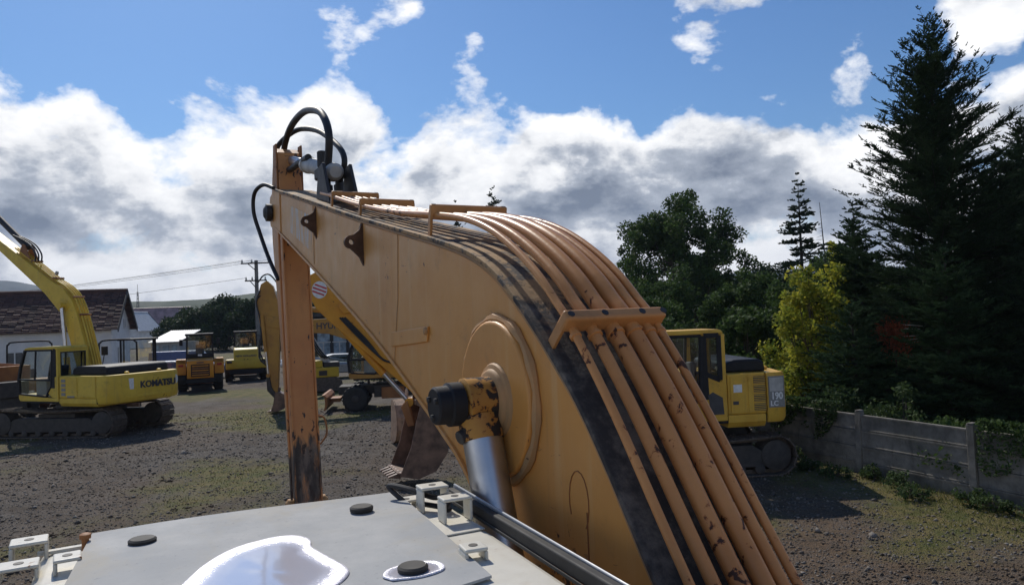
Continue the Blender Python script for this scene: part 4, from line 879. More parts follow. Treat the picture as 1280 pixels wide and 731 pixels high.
def bucket(root, M, w, mat='bucket_steel', teeth=5):
    """M places it: local y away from the pin, z up, opening towards -y"""
    pr = [(-.10, .10), (.10, .16), (.42, .02), (.62, -.30), (.62, -.66), (.40, -.95), (.02, -1.08), (-.42, -1.05), (-.46, -1.0), (0, -1.0), (.34, -.88), (.53, -.62), (.53, -.32), (.36, -.06), (.08, .06), (-.10, .02)]
    b = empty('bucket', (0, 0, 0), 0, root)
    m = MB(); m.prism(pr, -w / 2, w / 2, 'x', M); obj('shell', m, mat, b, .012, 1)
    for s in (-1, 1):
        m = MB(); m.prism([(-.10, .10), (.10, .16), (.42, .02), (.62, -.30), (.62, -.66), (.40, -.95), (.02, -1.08), (-.40, -1.05), (-.22, -.6), (-.16, -.2)], s * (w / 2 + .002), s * (w / 2 + .03), 'x', M); obj('cheek_plate', m, mat, b, .006, 1)
        m = MB(); m.prism([(-.12, .02), (.16, .08), (.20, .34), (.05, .46), (-.12, .36)], s * .16, s * .20, 'x', M); obj('ear', m, mat, b, .01, 1)
    for k in range(teeth):
        x = -w / 2 + w * (k + .5) / teeth; m = MB(); m.prism([(-.36, -1.09), (-.36, -.99), (-.62, -1.07), (-.64, -1.09)], x - .05, x + .05, 'x', M); obj('tooth', m, mat, b, .008, 1)
    return b

# ---- big yellow excavator by the white house
kom = empty('excavator', (-14.75, 26.3, 0), R(66)); tag(kom, 'yellow crawler excavator with its boom raised and dark lettering on the counterweight', 'excavator')
und = empty('undercarriage', (-.22, .50, 0), R(14), kom); undercarriage(und, 0, 4.75, 2.55, .70, 1.0)
KH, KT = 1.52, 2.50
d, d2, cw = make_upper(kom, KH, KT, 1.14, 2.06, .0, 'komatsu_yellow', 1.12, 2.05, 3.05, hood=(0, .30), cwd=.62, co=.55, hoodf=.35, quarter=.80)
for k in range(4):
    m = MB(); m.box(-KH + .000, -KH + .0075, -.36, -.16, 1.40 + k * .15, 1.50 + k * .15); obj('louvre', m, 'decal_grey', d2)
m = MB(); m.box(-KH - .004, -KH + .0075, -.80, -.45, 1.34, 1.40); obj('model_plate', m, 'decal_grey', d2)
rear = lambda x, z, w, h, y=0: (x - w / 2, x + w / 2, -KT + y - .012, -KT + y + .03, z - h / 2, z + h / 2)
MT = frame_m((.34, -KT - .006, 1.66), (1, -.03, 0), (0, .0, 1)); lettering('KOMATSU', .30, 'decal_black', cw, MT, 'lettering', .012, .012, 1.0)
for (xx, w_, h_, mt) in ((-1.18, .34, .36, 'decal_grey'), (-.80, .42, .36, 'decal_white')):
    yy = -KT + (.30 if xx < -1 else .09); M = Matrix.Translation((xx, yy, 1.73)) @ Matrix.Rotation(R(-22 if xx < -1 else -13), 4, 'Z')
    m = MB(); m.box(-w_ / 2, w_ / 2, -.02, .035, -h_ / 2, h_ / 2, M); obj('sticker', m, mt, cw)
M = frame_m((1.24, -KT + .19, 1.72), (1, .45, 0), (0, 0, 1)); m = MB(); m.lathe([(.16, -.05), (.16, .012)], (0, 0, 0), (0, 0, 1), 24); m.v = [tuple(M @ Vector(v)) for v in m.v]; obj('sticker', m, 'decal_white', cw)
m = MB(); m.prism([(-1.30, -KT + .26), (-.8, -KT + .06), (0, -KT - .035), (.8, -KT + .04), (1.3, -KT + .24), (1.3, -KT + .40), (-1.3, -KT + .40)], 1.26, 1.36, 'z'); obj('bumper_rib', m, 'komatsu_yellow', cw, .02, 2)
KB = [(.05, 1.75), (.36, 2.46), (.54, 3.01), (.66, 3.33), (.93, 4.09), (1.24, 4.68), (1.69, 5.10), (2.37, 5.44), (3.49, 6.11), (5.70, 7.38), (7.45, 8.40), (7.50, 8.12), (7.24, 7.92), (5.27, 6.72), (3.82, 5.74), (2.73, 5.0), (1.84, 4.22), (1.53, 3.70), (1.33, 3.13), (.8, 1.6)]
kbm = box_boom(kom, 'boom', KB, -.12, .36, 'komatsu_yellow', .02)
m = MB(); m.lathe([(.22, 0), (.20, .03)], (-.12, 1.60, 4.50), (-1, 0, 0), 24); obj('boss', m, 'komatsu_yellow', kbm)
for k, x in enumerate((-.02, .08, .18, .27)):
    pth = bez([(x, .24, 2.3), (x, .46, 3.05), (x, .85, 4.14), (x, 1.18, 4.77), (x, 1.65, 5.18), (x, 2.33, 5.52), (x, 3.45, 6.19), (x, 4.5, 6.80)], 6)
    m = MB(); m.tube(pth, .030, 8); obj('hydraulic_pipe', m, 'komatsu_yellow', kbm, sharp=60)
for (f, z) in ((.82, 4.14), (1.15, 4.79), (2.26, 5.53), (3.45, 6.24)):
    m = MB(); m.bar((-.10, f, z), (.34, f, z), .06, .05, (0, -.7, .7)); obj('pipe_clamp', m, 'rust_orange', kbm)
m = MB(); m.lathe([(.05, 0), (.06, .02), (.06, .12), (.03, .15)], (.1, 2.35, 5.66), (-.0, -.5, .86), 10); obj('work_light', m, 'hub_white', kbm)
tube_cyl(kom, (-.24, 1.25, 1.5), (-.24, 1.60, 4.50), .10, .065, .36, 'komatsu_yellow', 'boom_cylinder'); tube_cyl(kom, (.48, 1.25, 1.5), (.48, 1.60, 4.50), .10, .065, .36, 'komatsu_yellow', 'boom_cylinder')
tube_cyl(kom, (.12, 3.95, 6.78), (.12, 7.5, 9.4), .115, .07, .55, 'dark_steel', 'arm_cylinder')
m = MB()
for s in (-1, 1): m.prism([(3.6, 6.30), (4.2, 6.66), (4.05, 6.92), (3.9, 6.88)], .12 + s * .15 - .015, .12 + s * .15 + .015)
obj('cylinder_mount', m, 'rust_orange', kbm)
for k in range(3):
    x = -.05 + k * .12; m = MB(); m.tube(bez([(x, 3.3, 6.22), (x, 3.3, 6.5), (x + .04, 3.65, 6.85), (x + .03, 4.1, 7.1), (x, 4.6, 7.3)], 6), .028, 8); obj('hose', m, 'hose_rubber', kbm, sharp=60)
ka = box_boom(kom, 'arm', [(7.35, 9.35), (7.6, 9.45), (7.95, 8.5), (8.8, 6.0), (8.65, 5.9), (7.4, 8.1)], -.05, .29, 'komatsu_yellow')
bucket(kom, Matrix.Translation((.12, 8.7, 5.7)) @ Matrix.Rotation(R(-30), 4, 'X'), 1.1)
for s, xx in ((-1, -.62), (1, -.25)):
    m = MB(); m.tube(bez([(xx, .3, 3.06), (xx, .3, 3.2), (xx + .1, .3, 3.26), (xx + .4, .3, 3.26), (xx + .5, .3, 3.2), (xx + .5, .3, 3.06)], 4), .02, 6)
m = MB(); m.tube([(.75, .9, 2.0), (.95, .95, 2.75)], .02, 6); m.box(.82, 1.05, .9, .98, 2.62, 2.95); obj('mirror', m, 'black_paint', kom, .01, 1)

# ---- yellow excavator beside the concrete fence, arm curled, bucket towards its tracks
pc = empty('excavator', (3.62, 16.5, 0), R(95)); tag(pc, 'yellow crawler excavator beside the concrete fence with its bucket curled under', 'excavator')
und = empty('undercarriage', (0, 0, 0), 0, pc); undercarriage(und, 0, 3.95, 2.2, .6, .86)
PH, PT = 1.32, 2.03
d, d2, cw = make_upper(pc, PH, PT, 1.12, 2.13, -.60, 'pc_yellow', 1.02, 1.18, 3.06, hood=(0, .27), cwd=.58, co=.30)
m = MB(); m.box(-PH - .0, -PH + .0075, -.94, -.68, 1.32, 2.08); obj('panel', m, 'pc_yellow', d2, .003, 1)
for k in range(4):
    z = 1.36 + k * .185; mm = empty('louvre', (0, 0, 0), 0, d)
    m = MB(); m.box(-PH - .001, -PH + .0065, -1.42, -1.17, z, z + .15); obj('vent', m, 'decal_black', d)
    for q in range(4):
        m = MB(); m.bar((-PH - .006, -1.42, z + .02 + q * .037), (-PH - .006, -1.17, z + .02 + q * .037), .014, .014); obj('louvre', m, 'pc_yellow', d)
    bpy.data.objects.remove(mm)
m = MB(); m.box(-PH - .0035, -PH - .0002, -.92, -.74, 1.75, 1.91); obj('sticker', m, 'decal_white', d2)
m = MB(); m.box(-PH - .0035, -PH - .0002, -.84, -.72, 1.50, 1.57); obj('sticker', m, 'decal_black', d2)
M = frame_m((-PH - .002, -PT + .40, 1.72), (.03, -1, 0), (0, 0, 1))
m = MB(); m.box(-.15, .19, -.31, .33, -.03, .012, M); obj('model_panel', m, 'decal_grey', cw, .004, 1)
m = MB(); m.box(-.13, .16, .02, .30, .012, .015, M); obj('worn_sticker', m, 'hub_white', cw)
lettering('190', .20, 'decal_white', cw, M @ Matrix.Translation((.02, -.08, .015)), 'lettering', .002, .006, .85)
lettering('LC', .14, 'decal_white', cw, M @ Matrix.Translation((-.04, -.23, .015)), 'lettering', .002, .005, 1.0)
m = MB(); m.prism([(-.52, 1.32), (-.24, 1.32), (-.20, 1.72), (-.30, 1.78), (-.50, 1.66)], -PH - .012, -PH - .002); obj('cab_vent', m, 'decal_black', pc)
PB = [(.15, 1.55), (.35, 2.7), (1.1, 3.95), (2.0, 4.55), (3.2, 4.72), (5.2, 4.35), (7.30, 3.98), (7.38, 3.82), (7.26, 3.68), (5.2, 3.78), (3.0, 3.92), (2.2, 3.65), (1.5, 2.9), (.6, 1.45)]
pbm = box_boom(pc, 'boom', PB, -.1, .30, 'arm_orange_yellow', .02)
PA = [(7.98, 4.52), (7.82, 4.60), (7.66, 4.50), (7.0, 3.95), (6.2, 3.12), (5.62, 2.12), (5.50, 1.90), (5.62, 1.80), (5.86, 1.92), (6.7, 2.72), (7.5, 3.45), (7.84, 3.80), (8.02, 4.15)]
pam = box_boom(pc, 'arm', PA, -.04, .24, 'arm_orange_yellow', .015)
MD = frame_m((-.045, 7.76, 4.21), (0, -1, 0), (0, 0, 1)); m = MB(); m.lathe([(.16, 0), (.16, .006)], (0, 0, 0), (0, 0, 1), 28); m.v = [tuple(MD @ Vector((v[0], v[1] * 1.15, v[2]))) for v in m.v]; dc = obj('warning_disc', m, 'decal_white', pam)
for q in (-.075, 0, .075):
    m = MB(); wq = math.sqrt(.15 ** 2 - (q * .9) ** 2); m.box(-wq, wq, q - .017 , q + .017, .0065, .009, MD @ Matrix.Rotation(R(-22), 4, 'Z')); obj('stripe', m, 'decal_red', dc)
tube_cyl(pc, (.10, 4.4, 4.98), (.10, 7.78, 4.72), .09, .055, .55, 'arm_orange_yellow', 'arm_cylinder')
tube_cyl(pc, (.10, 7.36, 3.42), (.10, 5.95, 1.72), .085, .05, .62, 'arm_orange_yellow', 'bucket_cylinder')
for s in (-1, 1): tube_cyl(pc, (.10 + s * .3, 1.1, 1.3), (.10 + s * .3, 3.0, 4.2), .085, .055, .55, 'pc_yellow', 'boom_cylinder')
for xa in (-.10, .26):
    m = MB(); m.prism([(5.98, 1.78), (6.12, 1.64), (5.98, 1.22), (5.84, 1.24)], xa, xa + .04); obj('link', m, 'rust_orange', pc, .006, 1)
bucket(pc, Matrix.Translation((.10, 5.75, 1.62)) @ Matrix.Rotation(R(196), 4, 'Z') @ Matrix.Rotation(R(-8), 4, 'X') @ Matrix.Scale(1.35, 4, (0, 0, 1)) @ Matrix.Scale(.95, 4, (0, 1, 0)), 1.05)
for k in range(3):
    m = MB(); m.tube(bez([(-.06, 7.35 - k * .05, 3.60), (-.09, 6.9 - k * .05, 3.1), (-.08, 6.5, 2.70), (-.06, 6.3, 2.6)], 6), .022, 8); obj('hose', m, 'hose_rubber', pam, sharp=60)

# ---- wheeled excavator parked behind the arm, boom level, stick hanging
hy = empty('excavator', (-4.95, 30.2, 0), R(97)); tag(hy, 'dull yellow wheeled excavator with level boom, hanging stick and dozer blade', 'excavator')
def wheel(root, x, y, r, w, hubm, s=-1, name='wheel'):
    wl_ = empty(name, (x, y, r), 0, root)
    m = MB(); m.lathe([(r * .55, -w / 2 + .02), (r * .80, -w / 2), (r * .94, -w / 2 + .03), (r, -w * .28), (r, w * .28), (r * .94, w / 2 - .03), (r * .80, w / 2), (r * .55, w / 2 - .02)], (0, 0, 0), (1, 0, 0), 28)
    n = 20
    for k in range(n):
        M = Matrix.Rotation(2 * math.pi * k / n, 4, 'X')
        for q in (-1, 1): m.box(min(q * .02, q * w * .46), max(q * .02, q * w * .46), -.03, .03, r - .012, r + .022, M @ Matrix.Rotation(q * .25, 4, 'Z'))
    obj('tyre', m, 'rubber', wl_, sharp=40)
    m = MB(); m.lathe([(r * .56, -w * .36), (r * .56, w * .36)], (0, 0, 0), (1, 0, 0), 24); m.lathe([(r * .3, 0), (r * .26, .06), (r * .12, .08), (.01, .081)], (s * w * .36, 0, 0), (s, 0, 0), 16); obj('rim', m, hubm, wl_)
    return wl_
for y in (1.45, -1.3):
    for s in (-1, 1):
        wheel(hy, s * 1.05, y, .50, .30, 'dusty_dark', s); wheel(hy, s * .70, y, .50, .28, 'dusty_dark', s)
m = MB(); m.box(-.55, .55, -2.1, 2.15, .62, .95); m.box(-.85, .85, -.75, .75, .5, .98); m.box(-.9, .9, 1.3, 1.6, .38, .6); m.box(-.9, .9, -1.45, -1.15, .38, .6); ch = obj('chassis', m, 'dusty_dark', hy, .02, 1)
m = MB(); m.prism([(2.58, .12), (2.66, .10), (2.60, .35), (2.62, .62), (2.72, .72), (2.62, .72), (2.52, .60), (2.50, .36)], -1.22, 1.22); m.box(-.4, .4, 2.1, 2.55, .35, .5); obj('dozer_blade', m, 'rust_orange', hy, .008, 1)
m = MB(); m.box(-1.02, -.6, -.45, .45, .45, .9); obj('tool_box', m, 'rust_orange', ch, .02, 1)
HH = 1.25; make_upper(hy, HH, 2.2, 1.22, 2.1, -.2, 'hyundai_yellow', 1.0, 1.65, 3.1, hood=(0, .2))
HB = [(.3, 1.7), (.4, 2.3), (1.0, 3.15), (1.8, 3.62), (2.6, 3.68), (4.0, 3.62), (4.9, 3.90), (5.05, 3.75), (4.95, 3.45), (3.9, 3.20), (2.5, 3.05), (1.7, 2.75), (.8, 1.6)]
hbm = box_boom(hy, 'boom', HB, -.08, .28, 'hyundai_yellow', .02)
lettering('HYUNDAI', .34, 'decal_black', hbm, frame_m((-.083, 2.25, 3.36), (0, -1, -.02), (0, 0, 1)), 'lettering', .002, .008, 1.0)
HA = [(4.66, 5.05), (4.90, 5.28), (5.12, 5.14), (5.30, 4.55), (5.26, 3.9), (4.98, 2.4), (4.80, .85), (4.70, .70), (4.58, .78), (4.50, 2.2), (4.42, 3.6), (4.50, 4.5)]
ham = box_boom(hy, 'arm', HA, -.05, .24, 'hyundai_yellow', .015)
tube_cyl(hy, (.10, 1.9, 3.86), (.10, 4.62, 4.30), .10, .06, .66, 'hyundai_yellow', 'arm_cylinder')
tube_cyl(hy, (-.10, 5.10, 3.9), (-.10, 4.92, 1.5), .07, .045, .6, 'hyundai_yellow', 'bucket_cylinder')
m = MB(); m.prism([(4.56, .66), (4.72, .60), (4.98, .90), (5.0, 1.45), (4.88, 1.5), (4.80, 1.0)], -.12, .31); obj('bucket_link', m, 'dark_steel', hy, .02, 1)
bucket(hy, Matrix.Translation((.10, 4.62, .74)) @ Matrix.Rotation(R(185), 4, 'Z') @ Matrix.Scale(.62, 4), 1.2)
for k in range(2):
    m = MB(); m.tube(bez([(-.07, 5.15, 4.9 - k * .2), (-.10, 5.30, 4.4), (-.10, 5.12, 3.4), (-.1, 5.25, 2.6 - k * .3), (-.1, 5.0, 1.9)], 6), .028, 8); obj('hose', m, 'hose_rubber', ham, sharp=60)
m = MB(); m.tube(bez([(.02, 4.2, 4.7), (.0, 4.7, 5.45), (.0, 5.0, 5.5), (0, 5.25, 5.2)], 6), .03, 8); obj('hose', m, 'hose_rubber', ham, sharp=60)

# ---- wheel loaders seen from behind
def loader(loc, rz, pm, label, variant):
    root = empty('wheel_loader', loc, rz); tag(root, label, 'wheel loader')
    W2 = 1.05 if variant == 0 else 1.2
    for y in (-.9, 1.9):
        for s in (-1, 1): wheel(root, s * W2 * .88, y, .66, .48, pm if variant else 'loader_orange', s)
    if variant == 0:
        m = MB(); m.prism([(-2.15, .75), (-2.2, 1.25), (-2.08, 1.72), (-.6, 1.80), (-.6, .75)], -.68, .68); hd = obj('engine_hood', m, pm, root, .05, 3)
        for k in range(5):
            m = MB(); m.box(-.42, .42, -2.225 - .0, -2.16, .92 + k * .12, .975 + k * .12); obj('grille_slat', m, 'rust_orange' if k % 2 else pm, hd)
        m = MB(); m.box(-.47, .47, -2.205, -2.15, .86, 1.52); obj('grille_backing', m, 'black_paint', hd)
        m = MB(); m.box(-.18, .18, -2.14, -2.07, 1.58, 1.64); obj('name_plate', m, 'decal_black', hd)
        for s in (-1, 1):
            m = MB(); m.prism([(-1.65, .95), (-1.62, 1.55), (-1.4, 1.78), (-.2, 1.78), (0, 1.5), (-.1, 1.5), (-.3, 1.66), (-1.3, 1.66), (-1.5, 1.5), (-1.55, .95)], s * .72, s * 1.22); m.prism([(-1.65, 1.05), (-1.62, 1.55), (-1.4, 1.78), (-1.2, 1.78), (-1.3, 1.05)], s * .74, s * 1.2); obj('fender', m, pm, root, .03, 2)
            m = MB(); m.box(s * .98 - .12, s * .98 + .12, -1.69, -1.62, 1.4, 1.52); obj('tail_light', m, 'red_lens', root)
        m = MB(); m.box(-.75, .75, -2.25, -1.9, .50, .74); obj('bumper', m, 'black_paint', root, .03, 2)
    else:
        m = MB(); m.prism([(-2.35, .80), (-2.42, 1.3), (-2.38, 1.42), (-1.9, 1.45), (-1.9, .80)], -1.22, 1.22); bp = obj('bumper', m, pm, root, .08, 3)
        for s in (-1, 1):
            m = MB(); m.box(s * 1.0 - .16, s * 1.0 + .16, -2.46, -2.38, 1.20, 1.34); obj('tail_light', m, 'black_paint', bp, .01, 1)
        m = MB(); m.prism([(-2.30, 1.0), (-2.36, 1.45), (-2.22, 1.96), (-2.0, 2.10), (-.7, 2.16), (-.7, 1.0)], -.74, .74); hd = obj('engine_hood', m, pm, root, .09, 4)
        lettering('NEW HOLLAND', .17, 'decal_black', hd, frame_m((0, -2.345, 1.62), (1, 0, 0), (0, .27, 1)), 'lettering', .002, .004, 1.0)
        for s in (-1, 1):
            m = MB(); m.box(s * .1 - .03, s * .1 + .03, -2.39, -2.36, 1.36, 1.42); obj('latch', m, 'black_paint', hd)
        m = MB(); m.box(-1.0, 1.0, -2.3, -.2, .5, .79); obj('chassis', m, 'black_paint', root, .03, 1)
    m = MB(); m.box(-.45, .45, -.5, 2.6, .55, .95); obj('frame', m, 'black_paint', root, .02, 1)
    # cab
    cb = empty('cab', (0, 0, 0), 0, root); z0, z1 = 1.55 if variant == 0 else 1.7, 3.05; hw = .70
    m = MB(); m.box(-hw - .06, hw + .06, -.62, .95, z1, z1 + .13); obj('roof', m, 'black_paint', cb, .05, 3)
    for s in (-1, 1):
        for y in (-.5, .85):
            m = MB(); m.bar((s * hw, y, z0), (s * (hw - .04), y, z1 - .001), .08, .08, (0, 1, 0)); obj('pillar', m, 'black_paint', cb)
        m = MB(); m.box(s * hw - .004, s * hw + .004, -.45, .8, z0 + .05, z1 - .02); obj('window_pane', m, 'cab_glass', cb)
    for y in (-.5, .85):
        m = MB(); m.box(-hw + .05, hw - .05, y - .004, y + .004, z0 + .5, z1 - .02); obj('window_pane', m, 'cab_glass', cb)
    m = MB(); m.box(-hw, hw, -.55, .9, z0 - .35, z0 + .3); m.box(-hw, hw, -.56, -.45, z0 + .302, z0 + .5); obj('lower_body', m, 'black_paint', cb, .02, 1)
    m = MB(); m.box(-.22, .22, -.2, .2, z0 + .3, z0 + .5); m.box(-.22, .22, -.3, -.18, z0 + .4, z0 + 1.0); obj('seat', m, 'seat_cloth', cb, .03, 2)
    m = MB(); m.box(-.11, .11, -.585, -.562, z0 + .36, z0 + .46); obj('number_plate', m, 'decal_white', cb)
    for s in (-1, 1):
        m = MB(); m.bar((s * hw, .8, z1 - .2), (s * (hw + .3), .85, z1 - .25), .03, .03); m.box(s * (hw + .3) - .09, s * (hw + .3) + .09, .82, .88, z1 - .55, z1 - .2); obj('mirror', m, 'black_paint', cb)
    # lift arms and bucket at the far end
    for s in (-1, 1):
        m = MB(); m.bar((s * .5, 1.0, 1.5), (s * .5, 3.2, .6), .12, .25); obj('lift_arm', m, pm, root, .02, 1)
    m = MB(); m.prism([(3.1, .1), (4.1, .05), (4.1, .1), (3.3, .25), (3.15, .9), (3.5, 1.15), (3.4, 1.2), (3.05, .95)], -1.25, 1.25); obj('loader_bucket', m, 'rust_orange', root, .01, 1)
    return root
loader((-17.95, 42.3, 0), R(23), 'loader_orange', 'orange wheel loader with black cab and slatted rear grille', 0)
loader((-17.75, 49.0, 0), R(20), 'loader_yellow', 'bright yellow wheel loader with rounded rear hood and dark lettering', 1)

# ---- small machines with roll bars standing before the long house
def hoop_machine(loc, rz, pm, label, name, hoop_h=2.35, w=.62, canopy=False, drum=True):
    root = empty(name, loc, rz); tag(root, label, 'roller' if drum else 'tractor')
    m = MB(); m.prism([(-1.5, .55), (-1.55, 1.2), (-1.3, 1.42), (-.2, 1.42), (0, 1.1), (.9, 1.05), (1.4, 1.0), (1.45, .55)], -w, w); obj('body', m, pm, root, .05, 2)
    for y in (-1.0, 1.0):
        if drum:
            m = MB(); m.lathe([(.40, -w - .1), (.46, -w - .06), (.46, w + .06), (.40, w + .1)], (0, y, .46), (1, 0, 0), 26); obj('drum', m, 'bucket_steel', root)
        else:
            for s in (-1, 1): wheel(root, s * (w + .15), y, .46, .3, pm, s)
    if not canopy:
        m = MB(); m.tube(bez([(-w, -.3, 1.0), (-w, -.3, hoop_h - .35), (-w + .06, -.3, hoop_h - .1), (-w + .28, -.3, hoop_h), (w - .28, -.3, hoop_h), (w - .06, -.3, hoop_h - .1), (w, -.3, hoop_h - .35), (w, -.3, 1.0)], 6), .04, 10); obj('roll_bar', m, 'black_paint', root, sharp=60)
    else:
        for s in (-1, 1):
            for y in (-.6, .8):
                m = MB(); m.bar((s * w, y, 1.0), (s * w, y, hoop_h - .08), .09, .09, (0, 1, 0)); obj('post', m, 'black_paint', root)
        m = MB(); m.box(-w - .15, w + .15, -.8, 1.0, hoop_h - .08, hoop_h + .02); obj('canopy', m, 'black_paint', root, .02, 1)
        m = MB(); m.box(-w + .06, w - .06, -.62, -.6, 1.45, hoop_h - .1); obj('window_pane', m, 'cab_glass', root)
    m = MB(); m.box(-.24, .24, -.1, .35, 1.2, 1.36); m.box(-.24, .24, -.2, -.08, 1.2, 1.85); obj('seat', m, 'seat_cloth', root, .03, 2)
    m = MB(); m.tube([(.0, .95, 1.0), (0, .75, 1.6)], .03, 8); m.tube([(.19 * math.cos(R(a)), .75 - .07 * math.sin(R(a)), 1.6 + .18 * math.sin(R(a))) for a in range(0, 361, 24)], .018, 6); obj('steering_wheel', m, 'black_paint', root)
    return root
hoop_machine((-17.9, 33.5, 0), R(25), 'rust_orange', 'small rusty orange roller with a black roll bar beside the long house', 'road_roller', 3.1, .75)
hoop_machine((-20.3, 40.0, 0), R(22), 'rust_orange', 'compact orange tractor under a black post canopy', 'compact_tractor', 3.05, .78, True, False)
hoop_machine((-23.2, 35.5, 0), R(30), 'rust_orange', 'rusty brown roller with a low black hoop behind the big excavator cab', 'road_roller', 3.15, .9)
# rusty dumper skip at the yard edge
sk = empty('dumper', (-22.4, 31.3, 0), R(60)); tag(sk, 'rust-brown site dumper with an open skip beside the raised-boom excavator', 'dumper')
m = MB(); m.prism([(-1.3, 1.2), (1.5, 1.0), (2.0, 2.3), (1.9, 2.35), (1.4, 1.15), (-1.15, 1.35), (-1.25, 2.2), (-1.38, 2.2)], -1.1, 1.1); obj('skip', m, 'rust_orange', sk, .02, 1)
for s in (-1, 1):
    m = MB(); m.prism([(-1.3, 1.2), (1.5, 1.0), (2.0, 2.3), (-1.38, 2.2)], s * 1.1, s * 1.13); obj('skip_side', m, 'rust_orange', sk)
    for y in (-1.5, 1.1): wheel(sk, s * .95, y, .55, .4, 'rust_orange', s)
m = MB(); m.box(-.5, .5, -2.3, 1.4, .5, .95); m.box(-.55, .55, -2.4, -1.45, .96, 1.6); obj('chassis', m, 'dusty_dark', sk, .03, 1)

# ---- pale concrete pump arm standing behind the gravel (white, with black hoses)
wa = empty('drill_rig', (-10.0, 38, 0), R(20)); tag(wa, 'small rig with a pale leaning mast and black hoses on a yellow base', 'rig')
m = MB(); m.bar((-.9, 0, 3.6), (.55, 0, 1.15), .30, .42, (0, 1, 0)); ms = obj('mast', m, 'hub_white', wa, .02, 1)
for k in range(3):
    m = MB(); m.tube(bez([(-.75 + k * .1, -.2, 3.5), (-.45 + k * .1, -.32, 2.6), (-.05 + k * .12, -.3, 1.9), (.25 + k * .12, -.25, 1.7)], 6), .035, 8); obj('hose', m, 'hose_rubber', ms, sharp=60)
m = MB(); m.box(-.8, .9, -.6, .6, .75, 1.25); m.box(-.5, .1, -.5, .5, 1.252, 1.6); obj('engine_base', m, 'loader_yellow', wa, .05, 2)
m = MB(); m.box(.15, .95, -.45, .45, 1.252, 1.5); m.box(-.1, .3, -.64, -.61, .85, 1.1); obj('valve_bank', m, 'dark_steel', wa, .02, 1)
for s in (-1, 1):
    m = MB(); m.prism(circle(-.6, .4, .34, 90, 270, 8) + circle(.7, .4, .34, -90, 90, 8), s * .62 - .15, s * .62 + .15, 'y'); obj('track', m, 'track_steel', wa, .02, 1)
m = MB(); m.box(-.6, .7, -.45, .45, .35, .74); obj('chassis', m, 'dark_steel', wa)

# ---- cars
def car(loc, rz, pm, label, van=False):
    root = empty('van' if van else 'car', loc, rz); tag(root, label, 'van' if van else 'car')
    L, h = (2.2, .95) if not van else (2.4, 1.1)
    lo = [(-L, .35), (-L - .02, .62), (-L + .12, h - .06), (-L + .9, h), (L - .9, h - .02), (L - .15, h - .18), (L, .6), (L - .02, .32)] if not van else [(-L, .35), (-L, h), (L - .8, h), (L - .1, h - .22), (L, .6), (L, .34)]
    m = MB(); m.prism(lo, -.84, .84); obj('body', m, pm, root, .07, 3)
    up = [(-L + .35, h - .02), (-L + .75, h + .48), (-L + 1.1, h + .55), (.5, h + .52), (1.25, h - .03)] if not van else [(-L + .02, h - .02), (-L + .1, h + .85), (.9, h + .85), (1.65, h - .02)]
    m = MB(); m.prism(up, -.68, .68); obj('cabin', m, 'dark_glass' if not van else pm, root, .05, 2)
    m = MB(); m.prism([(a * .97, b + .012) for a, b in up[1:-1]] + [(up[-2][0] - .05, up[-2][1] - .05), (up[1][0] + .05, up[1][1] - .06)], -.66, .66); obj('roof', m, pm, root, .02, 2)
    for y in (-L * .62, L * .64):
        for s in (-1, 1): wheel(root, s * .76, y, .31, .2, 'grey_plastic', s)
    for s in (-1, 1):
        m = MB(); m.box(s * .62 - .16, s * .62 + .16, L - .10, L - .0, .62, .74); obj('headlight', m, 'light_lens', root, .02, 1)
        m = MB(); m.box(s * .68 - .1, s * .68 + .1, -L - .03, -L + .06, .66, .82); obj('tail_light', m, 'red_lens', root, .02, 1)
        if van:
            m = MB(); m.box(s * .70, s * .705, .1, .9, h + .05, h + .6); obj('side_window', m, 'window_dark', root)
    return root
car((-10.6, 47.5, 0), R(-72), 'car_silver', 'silver grey hatchback parked before the dark building')
car((-21.4, 46.5, 0), R(-70), 'car_white', 'white car parked behind the orange wheel loader')
car((-22.5, 51.0, 0), R(-80), 'car_blue', 'dark blue van parked beside the grey shed', True)
car((-15.2, 55.5, 0), R(-60), 'car_silver', 'pale silver car parked beyond the bright yellow wheel loader')

# ---- spare bucket standing on the gravel
sb = empty('digging_bucket', (-2.95, 21.2, 0), R(200)); tag(sb, 'pale rusty digging bucket standing on the gravel behind the curled one', 'bucket')
bucket(sb, Matrix.Translation((0, 0, 1.12)) @ Matrix.Scale(1.0, 4), 1.15, 'rust_pale')

